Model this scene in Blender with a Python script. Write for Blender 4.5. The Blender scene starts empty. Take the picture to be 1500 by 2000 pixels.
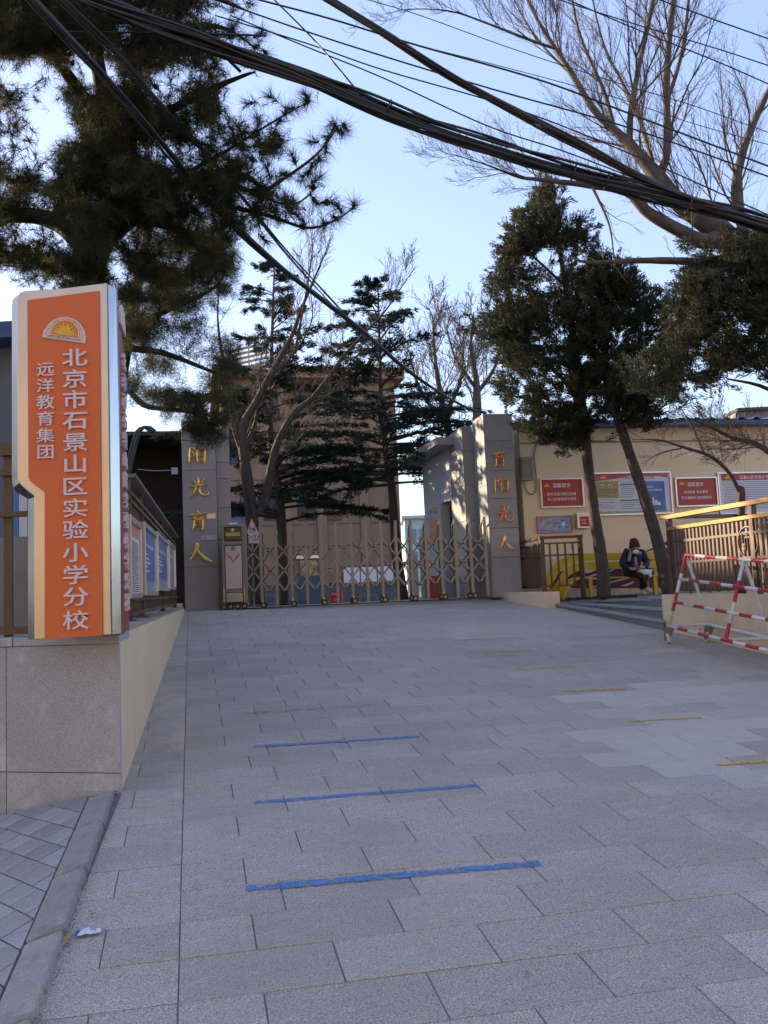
import bpy, math, random
import numpy as np
from mathutils import Vector, Matrix
R_=math.radians
sc=bpy.context.scene
COL=sc.collection
# ------------------------------------------------------------------ camera
F=1600.; EYE=.3; IW,IH=1500.,2000.
_u=-np.array([.045,1,-147/1600.]); _u/=np.linalg.norm(_u)
_f=np.array([0,0,1.]); _y=_f-_u*(_f@_u); _y/=np.linalg.norm(_y); _x=np.cross(_y,_u)
RC=np.array([_x,_y,_u])
CAMP=np.array([0,0,EYE])
cd=bpy.data.cameras.new('camera'); cam=bpy.data.objects.new('camera',cd); COL.objects.link(cam)
cd.sensor_fit='VERTICAL'; cd.sensor_height=36; cd.lens=36*F/IH; cd.clip_start=.05; cd.clip_end=3000
_r=RC@np.array([1,0,0]); _up=RC@np.array([0,-1,0]); _b=RC@np.array([0,0,-1])
cam.matrix_world=Matrix(((_r[0],_up[0],_b[0],0),(_r[1],_up[1],_b[1],0),(_r[2],_up[2],_b[2],EYE),(0,0,0,1)))
sc.camera=cam
# ------------------------------------------------------------------ light
SUN_EL=R_(17); SUN_AZ=R_(-58)            # azimuth from +Y, negative = left
w=bpy.data.worlds.new('World'); sc.world=w; w.use_nodes=True
nt=w.node_tree; nt.nodes.clear()
sky=nt.nodes.new('ShaderNodeTexSky'); sky.sky_type='NISHITA'; sky.sun_disc=False
sky.sun_elevation=SUN_EL; sky.sun_rotation=SUN_AZ; sky.altitude=50; sky.air_density=1.0; sky.dust_density=.6; sky.ozone_density=2.6
bg=nt.nodes.new('ShaderNodeBackground'); bg.inputs[1].default_value=.15
wo=nt.nodes.new('ShaderNodeOutputWorld'); hs_=nt.nodes.new('ShaderNodeHueSaturation'); hs_.inputs['Saturation'].default_value=1.3; hs_.inputs['Hue'].default_value=.524; gm_=nt.nodes.new('ShaderNodeGamma'); gm_.inputs[1].default_value=.5; nt.links.new(sky.outputs[0],gm_.inputs[0]); nt.links.new(gm_.outputs[0],hs_.inputs['Color']); nt.links.new(hs_.outputs[0],bg.inputs[0]); nt.links.new(bg.outputs[0],wo.inputs[0])
sl=bpy.data.lights.new('sun','SUN'); sl.energy=2.8; sl.angle=R_(.6); sl.color=(1,.78,.52)
so=bpy.data.objects.new('sun',sl); COL.objects.link(so)
sd=Vector((math.sin(SUN_AZ)*math.cos(SUN_EL),math.cos(SUN_AZ)*math.cos(SUN_EL),math.sin(SUN_EL)))
so.rotation_euler=sd.to_track_quat('Z','Y').to_euler()
vs=sc.view_settings; sc.display_settings.display_device='sRGB'; vs.view_transform='Standard'; vs.look='None'; vs.gamma=1; vs.use_curve_mapping=False
vs.exposure=2.32
sc.cycles.max_bounces=6; sc.cycles.diffuse_bounces=3; sc.cycles.transparent_max_bounces=12
# ------------------------------------------------------------------ geometry of the place
def ray(x,y): return RC@np.array([(x-750)/F,(y-1000)/F,1.])
def norm(v): v=np.asarray(v,float); return v/np.linalg.norm(v)
FR=norm(ray(372,1020)); D=norm([FR[0],FR[1],0]); LAT=np.array([D[1],-D[0],0]); NR=norm(np.cross(LAT,FR))
Lr=ray(9500,753); L=norm([Lr[0],Lr[1],0])
SLOPE=FR[2]/math.hypot(FR[0],FR[1]); ZR0=EYE-1.7/NR[2]
def atY(x,y,Y): r=ray(x,y); return CAMP+r*(Y/r[1])
def atz(x,y,z): r=ray(x,y); return CAMP+r*((z-EYE)/r[2])
def onramp(x,y,off=0.): r=ray(x,y); return CAMP+r*(-(1.7-off)/(r@NR))
def onground(x,y,off=0.):
    p=onramp(x,y,off)
    return p if p[2]<=off else atz(x,y,off)
def gz(P):
    s=float(np.dot(P[:2],D[:2])); z=ZR0+SLOPE*s
    return min(z,0.)
def proj(P):
    c=RC.T@(np.asarray(P,float)-CAMP); return (750+F*c[0]/c[2],1000+F*c[1]/c[2])
def zat(B,py):
    lo,hi=-20.,60.
    for _ in range(50):
        m=(lo+hi)/2
        if proj((B[0],B[1],m))[1]>py: lo=m
        else: hi=m
    return (lo+hi)/2
class Pl:            # a vertical plane: u runs along dirh, normal towards the viewer's side
    def __init__(s,P0,dirh):
        s.P=np.array([P0[0],P0[1],0.]); s.d=norm([dirh[0],dirh[1],0]); s.n=np.array([s.d[1],-s.d[0],0])
    def hit(s,x,y):
        r=ray(x,y); t=((s.P-CAMP)@s.n)/(r@s.n); return CAMP+r*t
    def uv(s,x,y): p=s.hit(x,y); return float((p-s.P)@s.d),float(p[2])
    def pt(s,u,z,o=0.): return s.P+s.d*u+s.n*o+np.array([0,0,z])
# ------------------------------------------------------------------ materials
MT={}
def mat(name,col,rough=.7,metal=0.,nz=None,bump=None,rnd=0.,spec=.4,speck=None,col2=None,streak=None,aniso=None,trans=0.,grime=None,wg=None):
    if name in MT: return MT[name]
    m=bpy.data.materials.new(name); m.use_nodes=True; t=m.node_tree; N=t.nodes; K=t.links
    b=N['Principled BSDF']; b.inputs['Roughness'].default_value=rough; b.inputs['Metallic'].default_value=metal
    b.inputs['Specular IOR Level'].default_value=spec
    c4=(*col,1); b.inputs['Base Color'].default_value=c4
    tc=N.new('ShaderNodeTexCoord'); cur=None
    def rgb(c): n=N.new('ShaderNodeRGB'); n.outputs[0].default_value=(*c,1); return n.outputs[0]
    cur=rgb(col)
    def noise(scale,detail=4,vec=None,rg=.6):
        n=N.new('ShaderNodeTexNoise'); n.inputs['Scale'].default_value=scale; n.inputs['Detail'].default_value=detail; n.inputs['Roughness'].default_value=rg
        K.new(vec or tc.outputs['Object'],n.inputs['Vector']); return n.outputs['Fac']
    def ramp(f,a,b_):
        r=N.new('ShaderNodeMapRange'); r.inputs[1].default_value=a; r.inputs[2].default_value=b_; K.new(f,r.inputs[0]); return r.outputs[0]
    def mix(f,a,b_,mode='MIX'):
        x=N.new('ShaderNodeMix'); x.data_type='RGBA'; x.blend_type=mode
        if isinstance(f,float): x.inputs[0].default_value=f
        else: K.new(f,x.inputs[0])
        for s,v in ((6,a),(7,b_)):
            if isinstance(v,tuple): x.inputs[s].default_value=(*v,1)
            else: K.new(v,x.inputs[s])
        return x.outputs[2]
    if nz:
        sc_,am=nz; f=ramp(noise(sc_,6),.3,.7)
        c2=col2 or tuple(max(0,x*(1-am)) for x in col); c1=tuple(min(1,x*(1+am*.5)) for x in col) if not col2 else col
        cur=mix(f,c2,c1)
    if speck:
        sc_,dk,lt=speck; f=noise(sc_,2,rg=.8); cur=mix(ramp(f,.52,.40),cur,dk); cur=mix(ramp(f,.60,.70),cur,lt)
    if streak:
        mp=N.new('ShaderNodeMapping'); mp.inputs['Scale'].default_value=streak[0]; K.new(tc.outputs['Object'],mp.inputs[0])
        f=ramp(noise(1,5,mp.outputs[0]),.58,.82); cur=mix(f,cur,streak[1])
    if grime:
        f=ramp(noise(grime[0],5,rg=.7),grime[2],grime[2]+.22); cur=mix(f,cur,grime[1])
    if wg:
        gp_=N.new('ShaderNodeNewGeometry')
        for sc1,colr,thr,wd_,amt in wg:
            f=ramp(noise(sc1,7,gp_.outputs['Position'],.68),thr,thr+wd_); m_=N.new('ShaderNodeMath'); m_.operation='MULTIPLY'; m_.inputs[1].default_value=amt; K.new(f,m_.inputs[0]); cur=mix(m_.outputs[0],cur,colr)
    if rnd:
        oi=N.new('ShaderNodeObjectInfo'); h=N.new('ShaderNodeHueSaturation'); r=N.new('ShaderNodeMapRange'); r.inputs[3].default_value=1-rnd; r.inputs[4].default_value=1+rnd
        K.new(oi.outputs['Random'],r.inputs[0]); K.new(r.outputs[0],h.inputs['Value']); K.new(cur,h.inputs['Color']); cur=h.outputs[0]
    K.new(cur,b.inputs['Base Color'])
    if bump:
        bn=N.new('ShaderNodeBump'); bn.inputs['Strength'].default_value=bump[1]; bn.inputs['Distance'].default_value=bump[2] if len(bump)>2 else .01
        v=None
        if len(bump)>3:
            mp=N.new('ShaderNodeMapping'); mp.inputs['Scale'].default_value=bump[3]; K.new(tc.outputs['Object'],mp.inputs[0]); v=mp.outputs[0]
        K.new(noise(bump[0],4,v),bn.inputs['Height']); K.new(bn.outputs[0],b.inputs['Normal'])
    if trans:
        out=N['Material Output']; tr=N.new('ShaderNodeBsdfTranslucent'); K.new(cur,tr.inputs[0]); ms=N.new('ShaderNodeMixShader'); ms.inputs[0].default_value=trans
        K.new(b.outputs[0],ms.inputs[1]); K.new(tr.outputs[0],ms.inputs[2]); K.new(ms.outputs[0],out.inputs[0])
    MT[name]=m; return m
G_pav=mat('paving granite',(.49,.43,.355),.78,nz=(.9,.16),speck=(150,(.22,.195,.175),(.70,.64,.59)),bump=(60,.5,.004),rnd=.075,wg=((.55,(.31,.26,.205),.48,.18,.65),(1.6,(.56,.50,.43),.56,.14,.35),(7.,(.25,.22,.20),.60,.12,.45)))
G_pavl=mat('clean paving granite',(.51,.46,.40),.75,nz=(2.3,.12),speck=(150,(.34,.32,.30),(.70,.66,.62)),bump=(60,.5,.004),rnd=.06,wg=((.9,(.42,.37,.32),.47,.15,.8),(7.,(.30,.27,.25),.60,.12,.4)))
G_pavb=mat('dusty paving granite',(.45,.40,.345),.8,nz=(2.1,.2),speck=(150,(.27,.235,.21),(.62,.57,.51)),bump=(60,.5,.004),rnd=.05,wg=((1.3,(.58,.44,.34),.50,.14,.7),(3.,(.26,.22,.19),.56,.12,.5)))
G_wall=mat('granite slab',(.375,.375,.38),.7,nz=(2.,.15),speck=(150,(.24,.24,.245),(.54,.54,.545)),bump=(90,.3,.003),rnd=.04,grime=(2.5,(.50,.49,.49),.54),wg=((1.8,(.22,.21,.20),.54,.14,.4),))
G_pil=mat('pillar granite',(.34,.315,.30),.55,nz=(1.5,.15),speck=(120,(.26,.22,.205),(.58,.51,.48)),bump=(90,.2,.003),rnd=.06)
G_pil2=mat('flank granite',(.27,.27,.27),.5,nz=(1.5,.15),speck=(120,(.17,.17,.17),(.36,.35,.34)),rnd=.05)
M_joint=mat('joint mortar',(.20,.18,.165),.9,nz=(8,.3))
M_kerb=mat('kerb concrete',(.36,.33,.30),.85,nz=(5,.3),speck=(110,(.26,.24,.22),(.44,.41,.38)),bump=(25,.8,.01),rnd=.07,grime=(4,(.17,.155,.14),.5))
M_tile=mat('sidewalk tile',(.37,.35,.335),.7,nz=(3,.2),speck=(200,(.16,.165,.18),(.31,.32,.34)),bump=(50,.4,.004),rnd=.16,grime=(2.6,(.33,.31,.30),.6))
M_cream=mat('cream render',(.72,.565,.37),.85,nz=(1.6,.10),bump=(30,.25,.01),streak=((7,7,.45),(.52,.40,.28)),grime=(1.2,(.56,.43,.30),.60))
M_creamw=mat('cream wall paint',(.78,.61,.38),.8,nz=(.8,.05),bump=(40,.15,.004),grime=(.5,(.66,.51,.32),.55))
M_capst=mat('wall top concrete',(.34,.30,.25),.9,nz=(6,.25),bump=(30,.5,.01))
M_asph=mat('asphalt ground',(.11,.11,.115),.9,nz=(3,.25),bump=(30,.5,.01))
M_brown=mat('brown building render',(.26,.165,.108),.85,nz=(.6,.08),bump=(20,.2,.01))
M_brown2=mat('brown cornice',(.30,.17,.10),.8,nz=(1,.15))
M_dstone=mat('dark plinth stone',(.09,.10,.115),.7,nz=(4,.25),rnd=.2)
M_glassd=mat('dark window glass',(.015,.022,.032),.06,spec=.5,nz=(1.4,.5))
M_frame=mat('dark window frame',(.035,.03,.035),.4)
M_white=mat('white wall paint',(.50,.50,.53),.75,nz=(1.,.06))
M_blue=mat('blue sheet roof',(.02,.075,.20),.4,nz=(3,.3),grime=(4,(.05,.09,.15),.6))
M_bluep=mat('blue paint',(.06,.17,.40),.6,nz=(2,.3))
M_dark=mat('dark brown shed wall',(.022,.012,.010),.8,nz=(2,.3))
M_fence=mat('brown fence paint',(.078,.038,.023),.42,nz=(6,.2),spec=.6)
M_rail=mat('bronze handrail paint',(.38,.23,.095),.33,metal=.35,nz=(4,.2))
M_steel=mat('brushed steel',(.50,.47,.42),.34,metal=1.,nz=(1.5,.12),bump=(12,.12,.002,(40,40,.5)),grime=(9,(.45,.38,.30),.68))
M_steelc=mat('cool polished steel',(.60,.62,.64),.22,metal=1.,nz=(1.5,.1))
M_steeld=mat('dark steel and reflection tone',(.20,.20,.22),.25,metal=.9,nz=(2,.2))
M_orange=mat('orange sign panel',(.62,.135,.035),.5,nz=(1.2,.08),rnd=0,grime=(3.,(.56,.15,.05),.56))
M_red=mat('red sign panel',(.33,.04,.035),.4,nz=(2,.1))
M_letter=mat('pale pink raised lettering',(.66,.56,.58),.45)
M_letside=mat('lettering print white',(.80,.78,.76),.5)
M_gold=mat('polished gold',(.98,.60,.14),.2,metal=.7,bump=(28,.8,.012))
M_copper=mat('rose gold',(.98,.50,.22),.2,metal=.7,bump=(28,.8,.012))
M_gate=mat('champagne gate metal',(.25,.225,.185),.42,metal=.4,nz=(5,.15))
M_gated=mat('dark gate fitting',(.05,.045,.04),.4,metal=.5)
M_black=mat('black rubber',(.02,.02,.02),.6)
M_yel=mat('yellow tape',(.75,.45,.04),.5)
M_alu=mat('aluminium frame',(.60,.58,.57),.32,metal=.85,nz=(3,.1))
M_postred=mat('red notice print',(.42,.055,.035),.5,nz=(2,.06))
M_paper=mat('pale poster print',(.60,.60,.64),.5,nz=(3,.05))
M_ink=mat('dark print',(.05,.05,.06),.6)
M_redink=mat('red print',(.5,.05,.04),.6)
M_green=mat('green print',(.05,.22,.10),.6)
M_khaki=mat('mustard print',(.42,.31,.12),.6,nz=(4,.1))
M_pblue=mat('blue poster print',(.03,.085,.30),.4,nz=(2.5,.45),col2=(.10,.19,.42))
M_pland=mat('hazy landscape print',(.16,.22,.34),.4,nz=(6,.5),col2=(.38,.40,.44))
M_orpr=mat('orange print',(.65,.25,.06),.5)
M_wine=mat('wine mural paint',(.115,.018,.032),.7,nz=(2,.1))
M_yellow=mat('yellow bench paint',(.56,.37,.015),.45,nz=(3,.1))
M_stripe=mat('cream mural stripe',(.60,.54,.42),.7)
M_bred=mat('red barrier paint',(.42,.022,.04),.35,nz=(8,.25))
M_bwhite=mat('white barrier paint',(.62,.62,.64),.4,nz=(6,.2),grime=(11,(.30,.28,.26),.6))
M_caster=mat('cream caster tyre',(.55,.52,.36),.5)
M_zinc=mat('zinc bracket',(.22,.22,.23),.4,metal=.7)
M_cable=mat('black cable',(.012,.012,.014),.45,spec=.5)
M_bark=mat('grey brown bark',(.075,.055,.046),.9,nz=(8,.4),bump=(18,.9,.02,(1,1,.25)))
M_barkp=mat('poplar bark',(.095,.073,.062),.9,nz=(5,.4),bump=(14,.9,.02,(1,1,.3)))
M_barkd=mat('dark pine bark',(.055,.036,.030),.9,nz=(8,.4),bump=(16,.9,.02))
M_pine=mat('pine needles',(.034,.043,.022),.8,spec=.15,nz=(1.2,.45),trans=.25)
M_pine2=mat('yellowish pine needles',(.095,.090,.038),.8,spec=.15,nz=(1.2,.4),trans=.4)
M_jun=mat('juniper foliage',(.050,.064,.040),.9,spec=.08,nz=(1.1,.35),trans=.2)
M_junb=mat('brownish juniper foliage',(.080,.072,.044),.9,spec=.08,nz=(1.1,.35),trans=.2)
M_ced=mat('cedar foliage',(.040,.060,.046),.85,spec=.1,nz=(1.,.4),trans=.15)
M_cone=mat('dark cone scale',(.030,.020,.015),.8)
M_leaf=mat('dry leaf',(.32,.21,.11),.7,nz=(20,.3))
M_skin=mat('skin',(.46,.27,.20),.5)
M_navy=mat('navy padded jacket',(.010,.012,.032),.6,bump=(20,.4,.01))
M_trou=mat('black trousers',(.008,.008,.011),.7)
M_hat=mat('maroon knitted hat',(.115,.006,.014),.9,bump=(60,.6,.01))
M_mask=mat('white face mask',(.72,.72,.74),.7)
M_scarf=mat('patterned scarf',(.42,.38,.36),.9,nz=(35,.8),col2=(.06,.05,.06))
M_shoe=mat('pale pink shoe',(.55,.38,.42),.6)
M_bagw=mat('white plastic bag',(.68,.66,.66),.45,bump=(14,.7,.02))
M_phone=mat('red phone case',(.30,.02,.03),.3)
M_ligr=mat('light grey panel',(.36,.38,.40),.4,nz=(2,.1))
M_tealb=mat('pale teal block wall',(.40,.46,.45),.7,nz=(1,.15))
M_beige=mat('street facade',(.62,.47,.31),.8,nz=(.4,.15))
def wear(name,col,thr):
    m=bpy.data.materials.new(name); m.use_nodes=True; t=m.node_tree; N=t.nodes; K=t.links; b=N['Principled BSDF']
    b.inputs['Base Color'].default_value=(*col,1); b.inputs['Roughness'].default_value=.6
    tc=N.new('ShaderNodeTexCoord'); n=N.new('ShaderNodeTexNoise'); n.inputs['Scale'].default_value=26; n.inputs['Detail'].default_value=10; n.inputs['Roughness'].default_value=.8
    K.new(tc.outputs['Object'],n.inputs['Vector']); r=N.new('ShaderNodeMapRange'); r.inputs[1].default_value=thr; r.inputs[2].default_value=thr+.12; K.new(n.outputs['Fac'],r.inputs[0])
    tr=N.new('ShaderNodeBsdfTransparent'); ms=N.new('ShaderNodeMixShader'); K.new(r.outputs[0],ms.inputs[0]); K.new(tr.outputs[0],ms.inputs[1]); K.new(b.outputs[0],ms.inputs[2]); K.new(ms.outputs[0],N['Material Output'].inputs[0]); return m
# ------------------------------------------------------------------ mesh builder
UNITF=[(0,3,2,1),(4,5,6,7),(0,1,5,4),(1,2,6,5),(2,3,7,6),(3,0,4,7)]
class MB:
    def __init__(s): s.v=[]; s.f=[]
    def add(s,v,f):
        k=len(s.v); s.v+= [tuple(map(float,p)) for p in v]; s.f+=[tuple(i+k for i in q) for q in f]; return s
    def hexa(s,p): return s.add(p,UNITF)
    def box(s,x0,x1,y0,y1,z0,z1): return s.hexa([(x0,y0,z0),(x1,y0,z0),(x1,y1,z0),(x0,y1,z0),(x0,y0,z1),(x1,y0,z1),(x1,y1,z1),(x0,y1,z1)])
    def pbox(s,pl,u0,u1,z0,z1,o0,o1):     # o0 back, o1 front (towards viewer)
        return s.hexa([pl.pt(u0,z0,o1),pl.pt(u1,z0,o1),pl.pt(u1,z0,o0),pl.pt(u0,z0,o0),pl.pt(u0,z1,o1),pl.pt(u1,z1,o1),pl.pt(u1,z1,o0),pl.pt(u0,z1,o0)])
    def prism(s,poly,vec):
        n=len(poly); vec=np.asarray(vec,float); a=[np.asarray(p,float) for p in poly]; b=[p+vec for p in a]
        return s.add(a+b,[tuple(range(n-1,-1,-1)),tuple(range(n,2*n))]+[(i,(i+1)%n,n+(i+1)%n,n+i) for i in range(n)])
    def loft(s,A,B):
        n=len(A); return s.add(list(A)+list(B),[tuple(range(n-1,-1,-1)),tuple(range(n,2*n))]+[(i,(i+1)%n,n+(i+1)%n,n+i) for i in range(n)])
    def bar(s,p,q,w,t,up=(0,0,1)):
        p=np.asarray(p,float); q=np.asarray(q,float); d=norm(q-p); a=np.cross(d,up)
        if np.linalg.norm(a)<1e-4: a=np.cross(d,(0,1,0))
        a=norm(a)*w/2; b=norm(np.cross(a,d))*t/2
        return s.hexa([p-a-b,p+a-b,p+a+b,p-a+b,q-a-b,q+a-b,q+a+b,q-a+b])
    def tube(s,P,r,n=8,cap=True):
        P=[np.asarray(p,float) for p in P]; m=len(P)
        if not hasattr(r,'__len__'): r=[r]*m
        k=len(s.v); ref=np.array([0,0,1.]) 
        d0=norm(P[1]-P[0]); 
        if abs(d0@ref)>.9: ref=np.array([1.,0,0])
        a=norm(np.cross(d0,ref))
        for i in range(m):
            d=norm(P[min(i+1,m-1)]-P[max(i-1,0)]); a=a-d*(a@d); a=norm(a); b=np.cross(d,a)
            for j in range(n):
                t=2*math.pi*j/n; s.v.append(tuple(P[i]+(a*math.cos(t)+b*math.sin(t))*r[i]))
        for i in range(m-1):
            for j in range(n):
                j2=(j+1)%n; s.f.append((k+i*n+j,k+i*n+j2,k+(i+1)*n+j2,k+(i+1)*n+j))
        if cap: s.f.append(tuple(k+j for j in range(n-1,-1,-1))); s.f.append(tuple(k+(m-1)*n+j for j in range(n)))
        return s
    def ball(s,c,r,n=8,m=5,sq=(1,1,1)):
        k=len(s.v)
        for i in range(m+1):
            ph=math.pi*i/m
            for j in range(n):
                t=2*math.pi*j/n; s.v.append((c[0]+r*sq[0]*math.sin(ph)*math.cos(t),c[1]+r*sq[1]*math.sin(ph)*math.sin(t),c[2]+r*sq[2]*math.cos(ph)))
        for i in range(m):
            for j in range(n):
                j2=(j+1)%n; s.f.append((k+i*n+j,k+(i+1)*n+j,k+(i+1)*n+j2,k+i*n+j2))
        return s
W={}
def reg(o,parent,org):
    W[o.name]=np.array(org,float)
    if parent is not None:
        o.parent=parent; o.location=Vector(org)-Vector(W[parent.name])
    else: o.location=Vector(org)
    COL.objects.link(o)
def tag(o,label=None,cat=None,group=None,kind=None):
    if label: o['label']=label
    if cat: o['category']=cat
    if group: o['group']=group
    if kind: o['kind']=kind
    return o
def thing(name,org,label,cat,group=None):
    o=bpy.data.objects.new(name,None); o.empty_display_size=.2; reg(o,None,org); return tag(o,label,cat,group)
def fin(me,mats,smooth=False):
    for m in (mats if isinstance(mats,(list,tuple)) else [mats]): me.materials.append(m)
    if smooth: me.polygons.foreach_set('use_smooth',[True]*len(me.polygons))
def mk(name,mb,m,parent=None,smooth=False,bevel=0,org=None):
    V=np.array(mb.v,float)
    if org is None: org=np.array([(V[:,0].min()+V[:,0].max())/2,(V[:,1].min()+V[:,1].max())/2,V[:,2].min()])
    me=bpy.data.meshes.new(name); me.from_pydata((V-org).tolist(),[],mb.f); me.update(); fin(me,m,smooth)
    o=bpy.data.objects.new(name,me); reg(o,parent,org)
    if bevel:
        b=o.modifiers.new('bevel','BEVEL'); b.width=bevel; b.segments=2; b.limit_method='ANGLE'; b.angle_limit=R_(40)
    return o
def mknp(name,V,Fc,m,parent=None,matidx=None,org=None):
    """V (n,3), Fc (k,3) triangles"""
    V=np.asarray(V,np.float32); org=V.mean(0) if org is None else np.asarray(org); me=bpy.data.meshes.new(name)
    me.vertices.add(len(V)); me.vertices.foreach_set('co',(V-org).astype(np.float32).ravel())
    me.loops.add(Fc.size); me.loops.foreach_set('vertex_index',Fc.astype(np.int32).ravel())
    me.polygons.add(len(Fc)); me.polygons.foreach_set('loop_start',np.arange(0,Fc.size,3,dtype=np.int32)); me.polygons.foreach_set('loop_total',np.full(len(Fc),3,np.int32))
    fin(me,m)
    if matidx is not None: me.polygons.foreach_set('material_index',matidx.astype(np.int32))
    me.update(); me.validate(); o=bpy.data.objects.new(name,me); reg(o,parent,org); return o
_unit={}
def unitbox(m):
    if m.name not in _unit:
        me=bpy.data.meshes.new('bar'); me.from_pydata([(x,y,z) for z in (-.5,.5) for x,y in ((-.5,-.5),(.5,-.5),(.5,.5),(-.5,.5))],[],UNITF); me.update(); me.materials.append(m); _unit[m.name]=me
    return _unit[m.name]
def inst(name,me,M,parent):
    o=bpy.data.objects.new(name,me); COL.objects.link(o); T=Matrix(M)
    if parent is not None: o.parent=parent; T=Matrix.Translation(-Vector(W[parent.name]))@T
    o.matrix_local=T; W[o.name]=np.array(Matrix(M).translation); return o
def ibar(name,p,q,w,t,m,parent,up=(0,0,1)):
    """a box piece from p to q sharing one unit mesh"""
    p=np.asarray(p,float); q=np.asarray(q,float); d=q-p; Ln=np.linalg.norm(d); d=d/Ln; a=np.cross(d,up)
    if np.linalg.norm(a)<1e-4: a=np.cross(d,(0,1,0))
    a=norm(a); b=np.cross(d,a); c=(p+q)/2
    M=Matrix(((a[0]*w,b[0]*t,d[0]*Ln,c[0]),(a[1]*w,b[1]*t,d[1]*Ln,c[1]),(a[2]*w,b[2]*t,d[2]*Ln,c[2]),(0,0,0,1)))
    return inst(name,unitbox(m),M,parent)
_tx={}
def textmb(body,size=1.,ext=.0,off=0.,spacing=1.,res=2):
    key=(body,ext/size,off,spacing,res)
    if key not in _tx:
        c=bpy.data.curves.new('t','FONT'); c.body=body; c.size=1; c.extrude=ext/size; c.offset=off; c.align_x='CENTER'; c.space_character=spacing; c.resolution_u=res
        o=bpy.data.objects.new('t',c); COL.objects.link(o); dg=bpy.context.evaluated_depsgraph_get(); m=bpy.data.meshes.new_from_object(o.evaluated_get(dg))
        V=np.array([v.co[:] for v in m.vertices]).reshape(-1,3); Fc=[tuple(p.vertices) for p in m.polygons]
        bpy.data.objects.remove(o); bpy.data.curves.remove(c); bpy.data.meshes.remove(m)
        if len(V): V[:,0]-=(V[:,0].min()+V[:,0].max())/2; V[:,1]-=(V[:,1].min()+V[:,1].max())/2
        _tx[key]=(V,Fc)
    return _tx[key]
def addtext(mb,body,O,r,u,n,sx,sy=None,ext=0.,off=0.,shear=0.,res=2):
    sy=sy or sx; V,Fc=textmb(body,1.,ext/max(sx,1e-6),off,res=res)
    P=[np.asarray(O)+r*(v[0]*sx+shear*v[1]*sy)+u*v[1]*sy+n*(v[2]*sx) for v in V]; mb.add(P,Fc); return mb
Z3=np.array([0,0,1.])
# ------------------------------------------------------------------ ground and paving
def prof(s):
    if s<16.7: return -1.9
    return -.4*min(1,max(0,s-18)/26.)
mb=MB(); S=[-300,-40,-1,8,16.69,16.71,18,44,80,900]; Us=[-700,-60,-10,0,10,60,700]
for s in S:
    for u in Us: p=D*s+LAT*u; mb.v.append((p[0],p[1],prof(s)-.045))
for i in range(len(S)-1):
    for j in range(len(Us)-1): a=i*len(Us)+j; mb.f.append((a,a+1,a+1+len(Us),a+len(Us)))
tag(mk('ground',mb,M_asph),'dark asphalt ground sheet under the ramp and school yard',kind='structure')
O=onramp(357,1603)
ramp=MB()
C0_=onramp(237,1548); C1_=onramp(360,1198); KA=onramp(60,1984)
def EDU(s):      # left edge of the ramp (kerb line, then the wall line) as lateral distance
    def uu(p): return float(p@LAT)
    def ss(p): return float(p@D)
    a,b=(KA,C0_) if s<ss(C0_) else (C0_,C1_)
    return uu(a)+(uu(b)-uu(a))*(s-ss(a))/(ss(b)-ss(a))-.03
LP=norm(L-NR*float(L@NR))
sE=-ZR0/SLOPE
def rp(s,u,off): p=D*s+LAT*u; return np.array([p[0],p[1],min(ZR0+SLOPE*s,0)+off])
for s0,s1 in ((-1.,sE),(sE,17.2)):
    A=[rp(s0,EDU(s0),-.006),rp(s0,9,-.006),rp(s1,9,-.006),rp(s1,EDU(s1),-.006)]
    if s0<0:
        sm=float(C0_[:2]@D[:2]); A=[rp(s0,EDU(s0),-.006),rp(s0,9,-.006),rp(s1,9,-.006),rp(s1,EDU(s1),-.006),rp(sm,EDU(sm),-.006)]
    ramp.prism([p-Z3*1.5 for p in A],Z3*1.5)
ramp_o=tag(mk('ramp_paving',ramp,M_joint),'grey granite paved ramp rising to the school gate',kind='structure')
PA=.303; PB=.6; th=.03
def pv_mesh(b0,b1,a0,a1,m,sub=1):
    g=.0028
    P=[]
    for off in (-th,0):
        for a,b in ((a0+g,b0+g),(a0+g,b1-g),(a1-g,b1-g),(a1-g,b0+g)): P.append(FR*a+LP*b+NR*off)
    e=.003
    top=[FR*(a0+g+e)+LP*(b0+g+e),FR*(a0+g+e)+LP*(b1-g-e),FR*(a1-g-e)+LP*(b1-g-e),FR*(a1-g-e)+LP*(b0+g+e)]
    v=[P[0],P[1],P[2],P[3]]+[p-NR*e for p in P[4:]]+top
    f=[(0,1,5,4),(1,2,6,5),(2,3,7,6),(3,0,4,7),(4,5,9,8),(5,6,10,9),(6,7,11,10),(7,4,8,11),(8,9,10,11)]
    me=bpy.data.meshes.new('paver'); me.from_pydata([tuple(p) for p in v],[],f); me.update(); me.materials.append(m); return me
def clip(poly,P0,n):
    out=[]
    for i in range(len(poly)):
        a,b=poly[i],poly[(i+1)%len(poly)]; da=(a-P0)@n; db=(b-P0)@n
        if da>=0: out.append(a)
        if (da>=0)!=(db>=0): out.append(a+(b-a)*(da/(da-db)))
    return out
pm={}
def pvm(w,m):
    k=(w,m.name)
    if k not in pm: pm[k]=pv_mesh(0,w,0,PA,m)
    return pm[k]
rng=random.Random(3)
cand=[]
a_end=None
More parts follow.
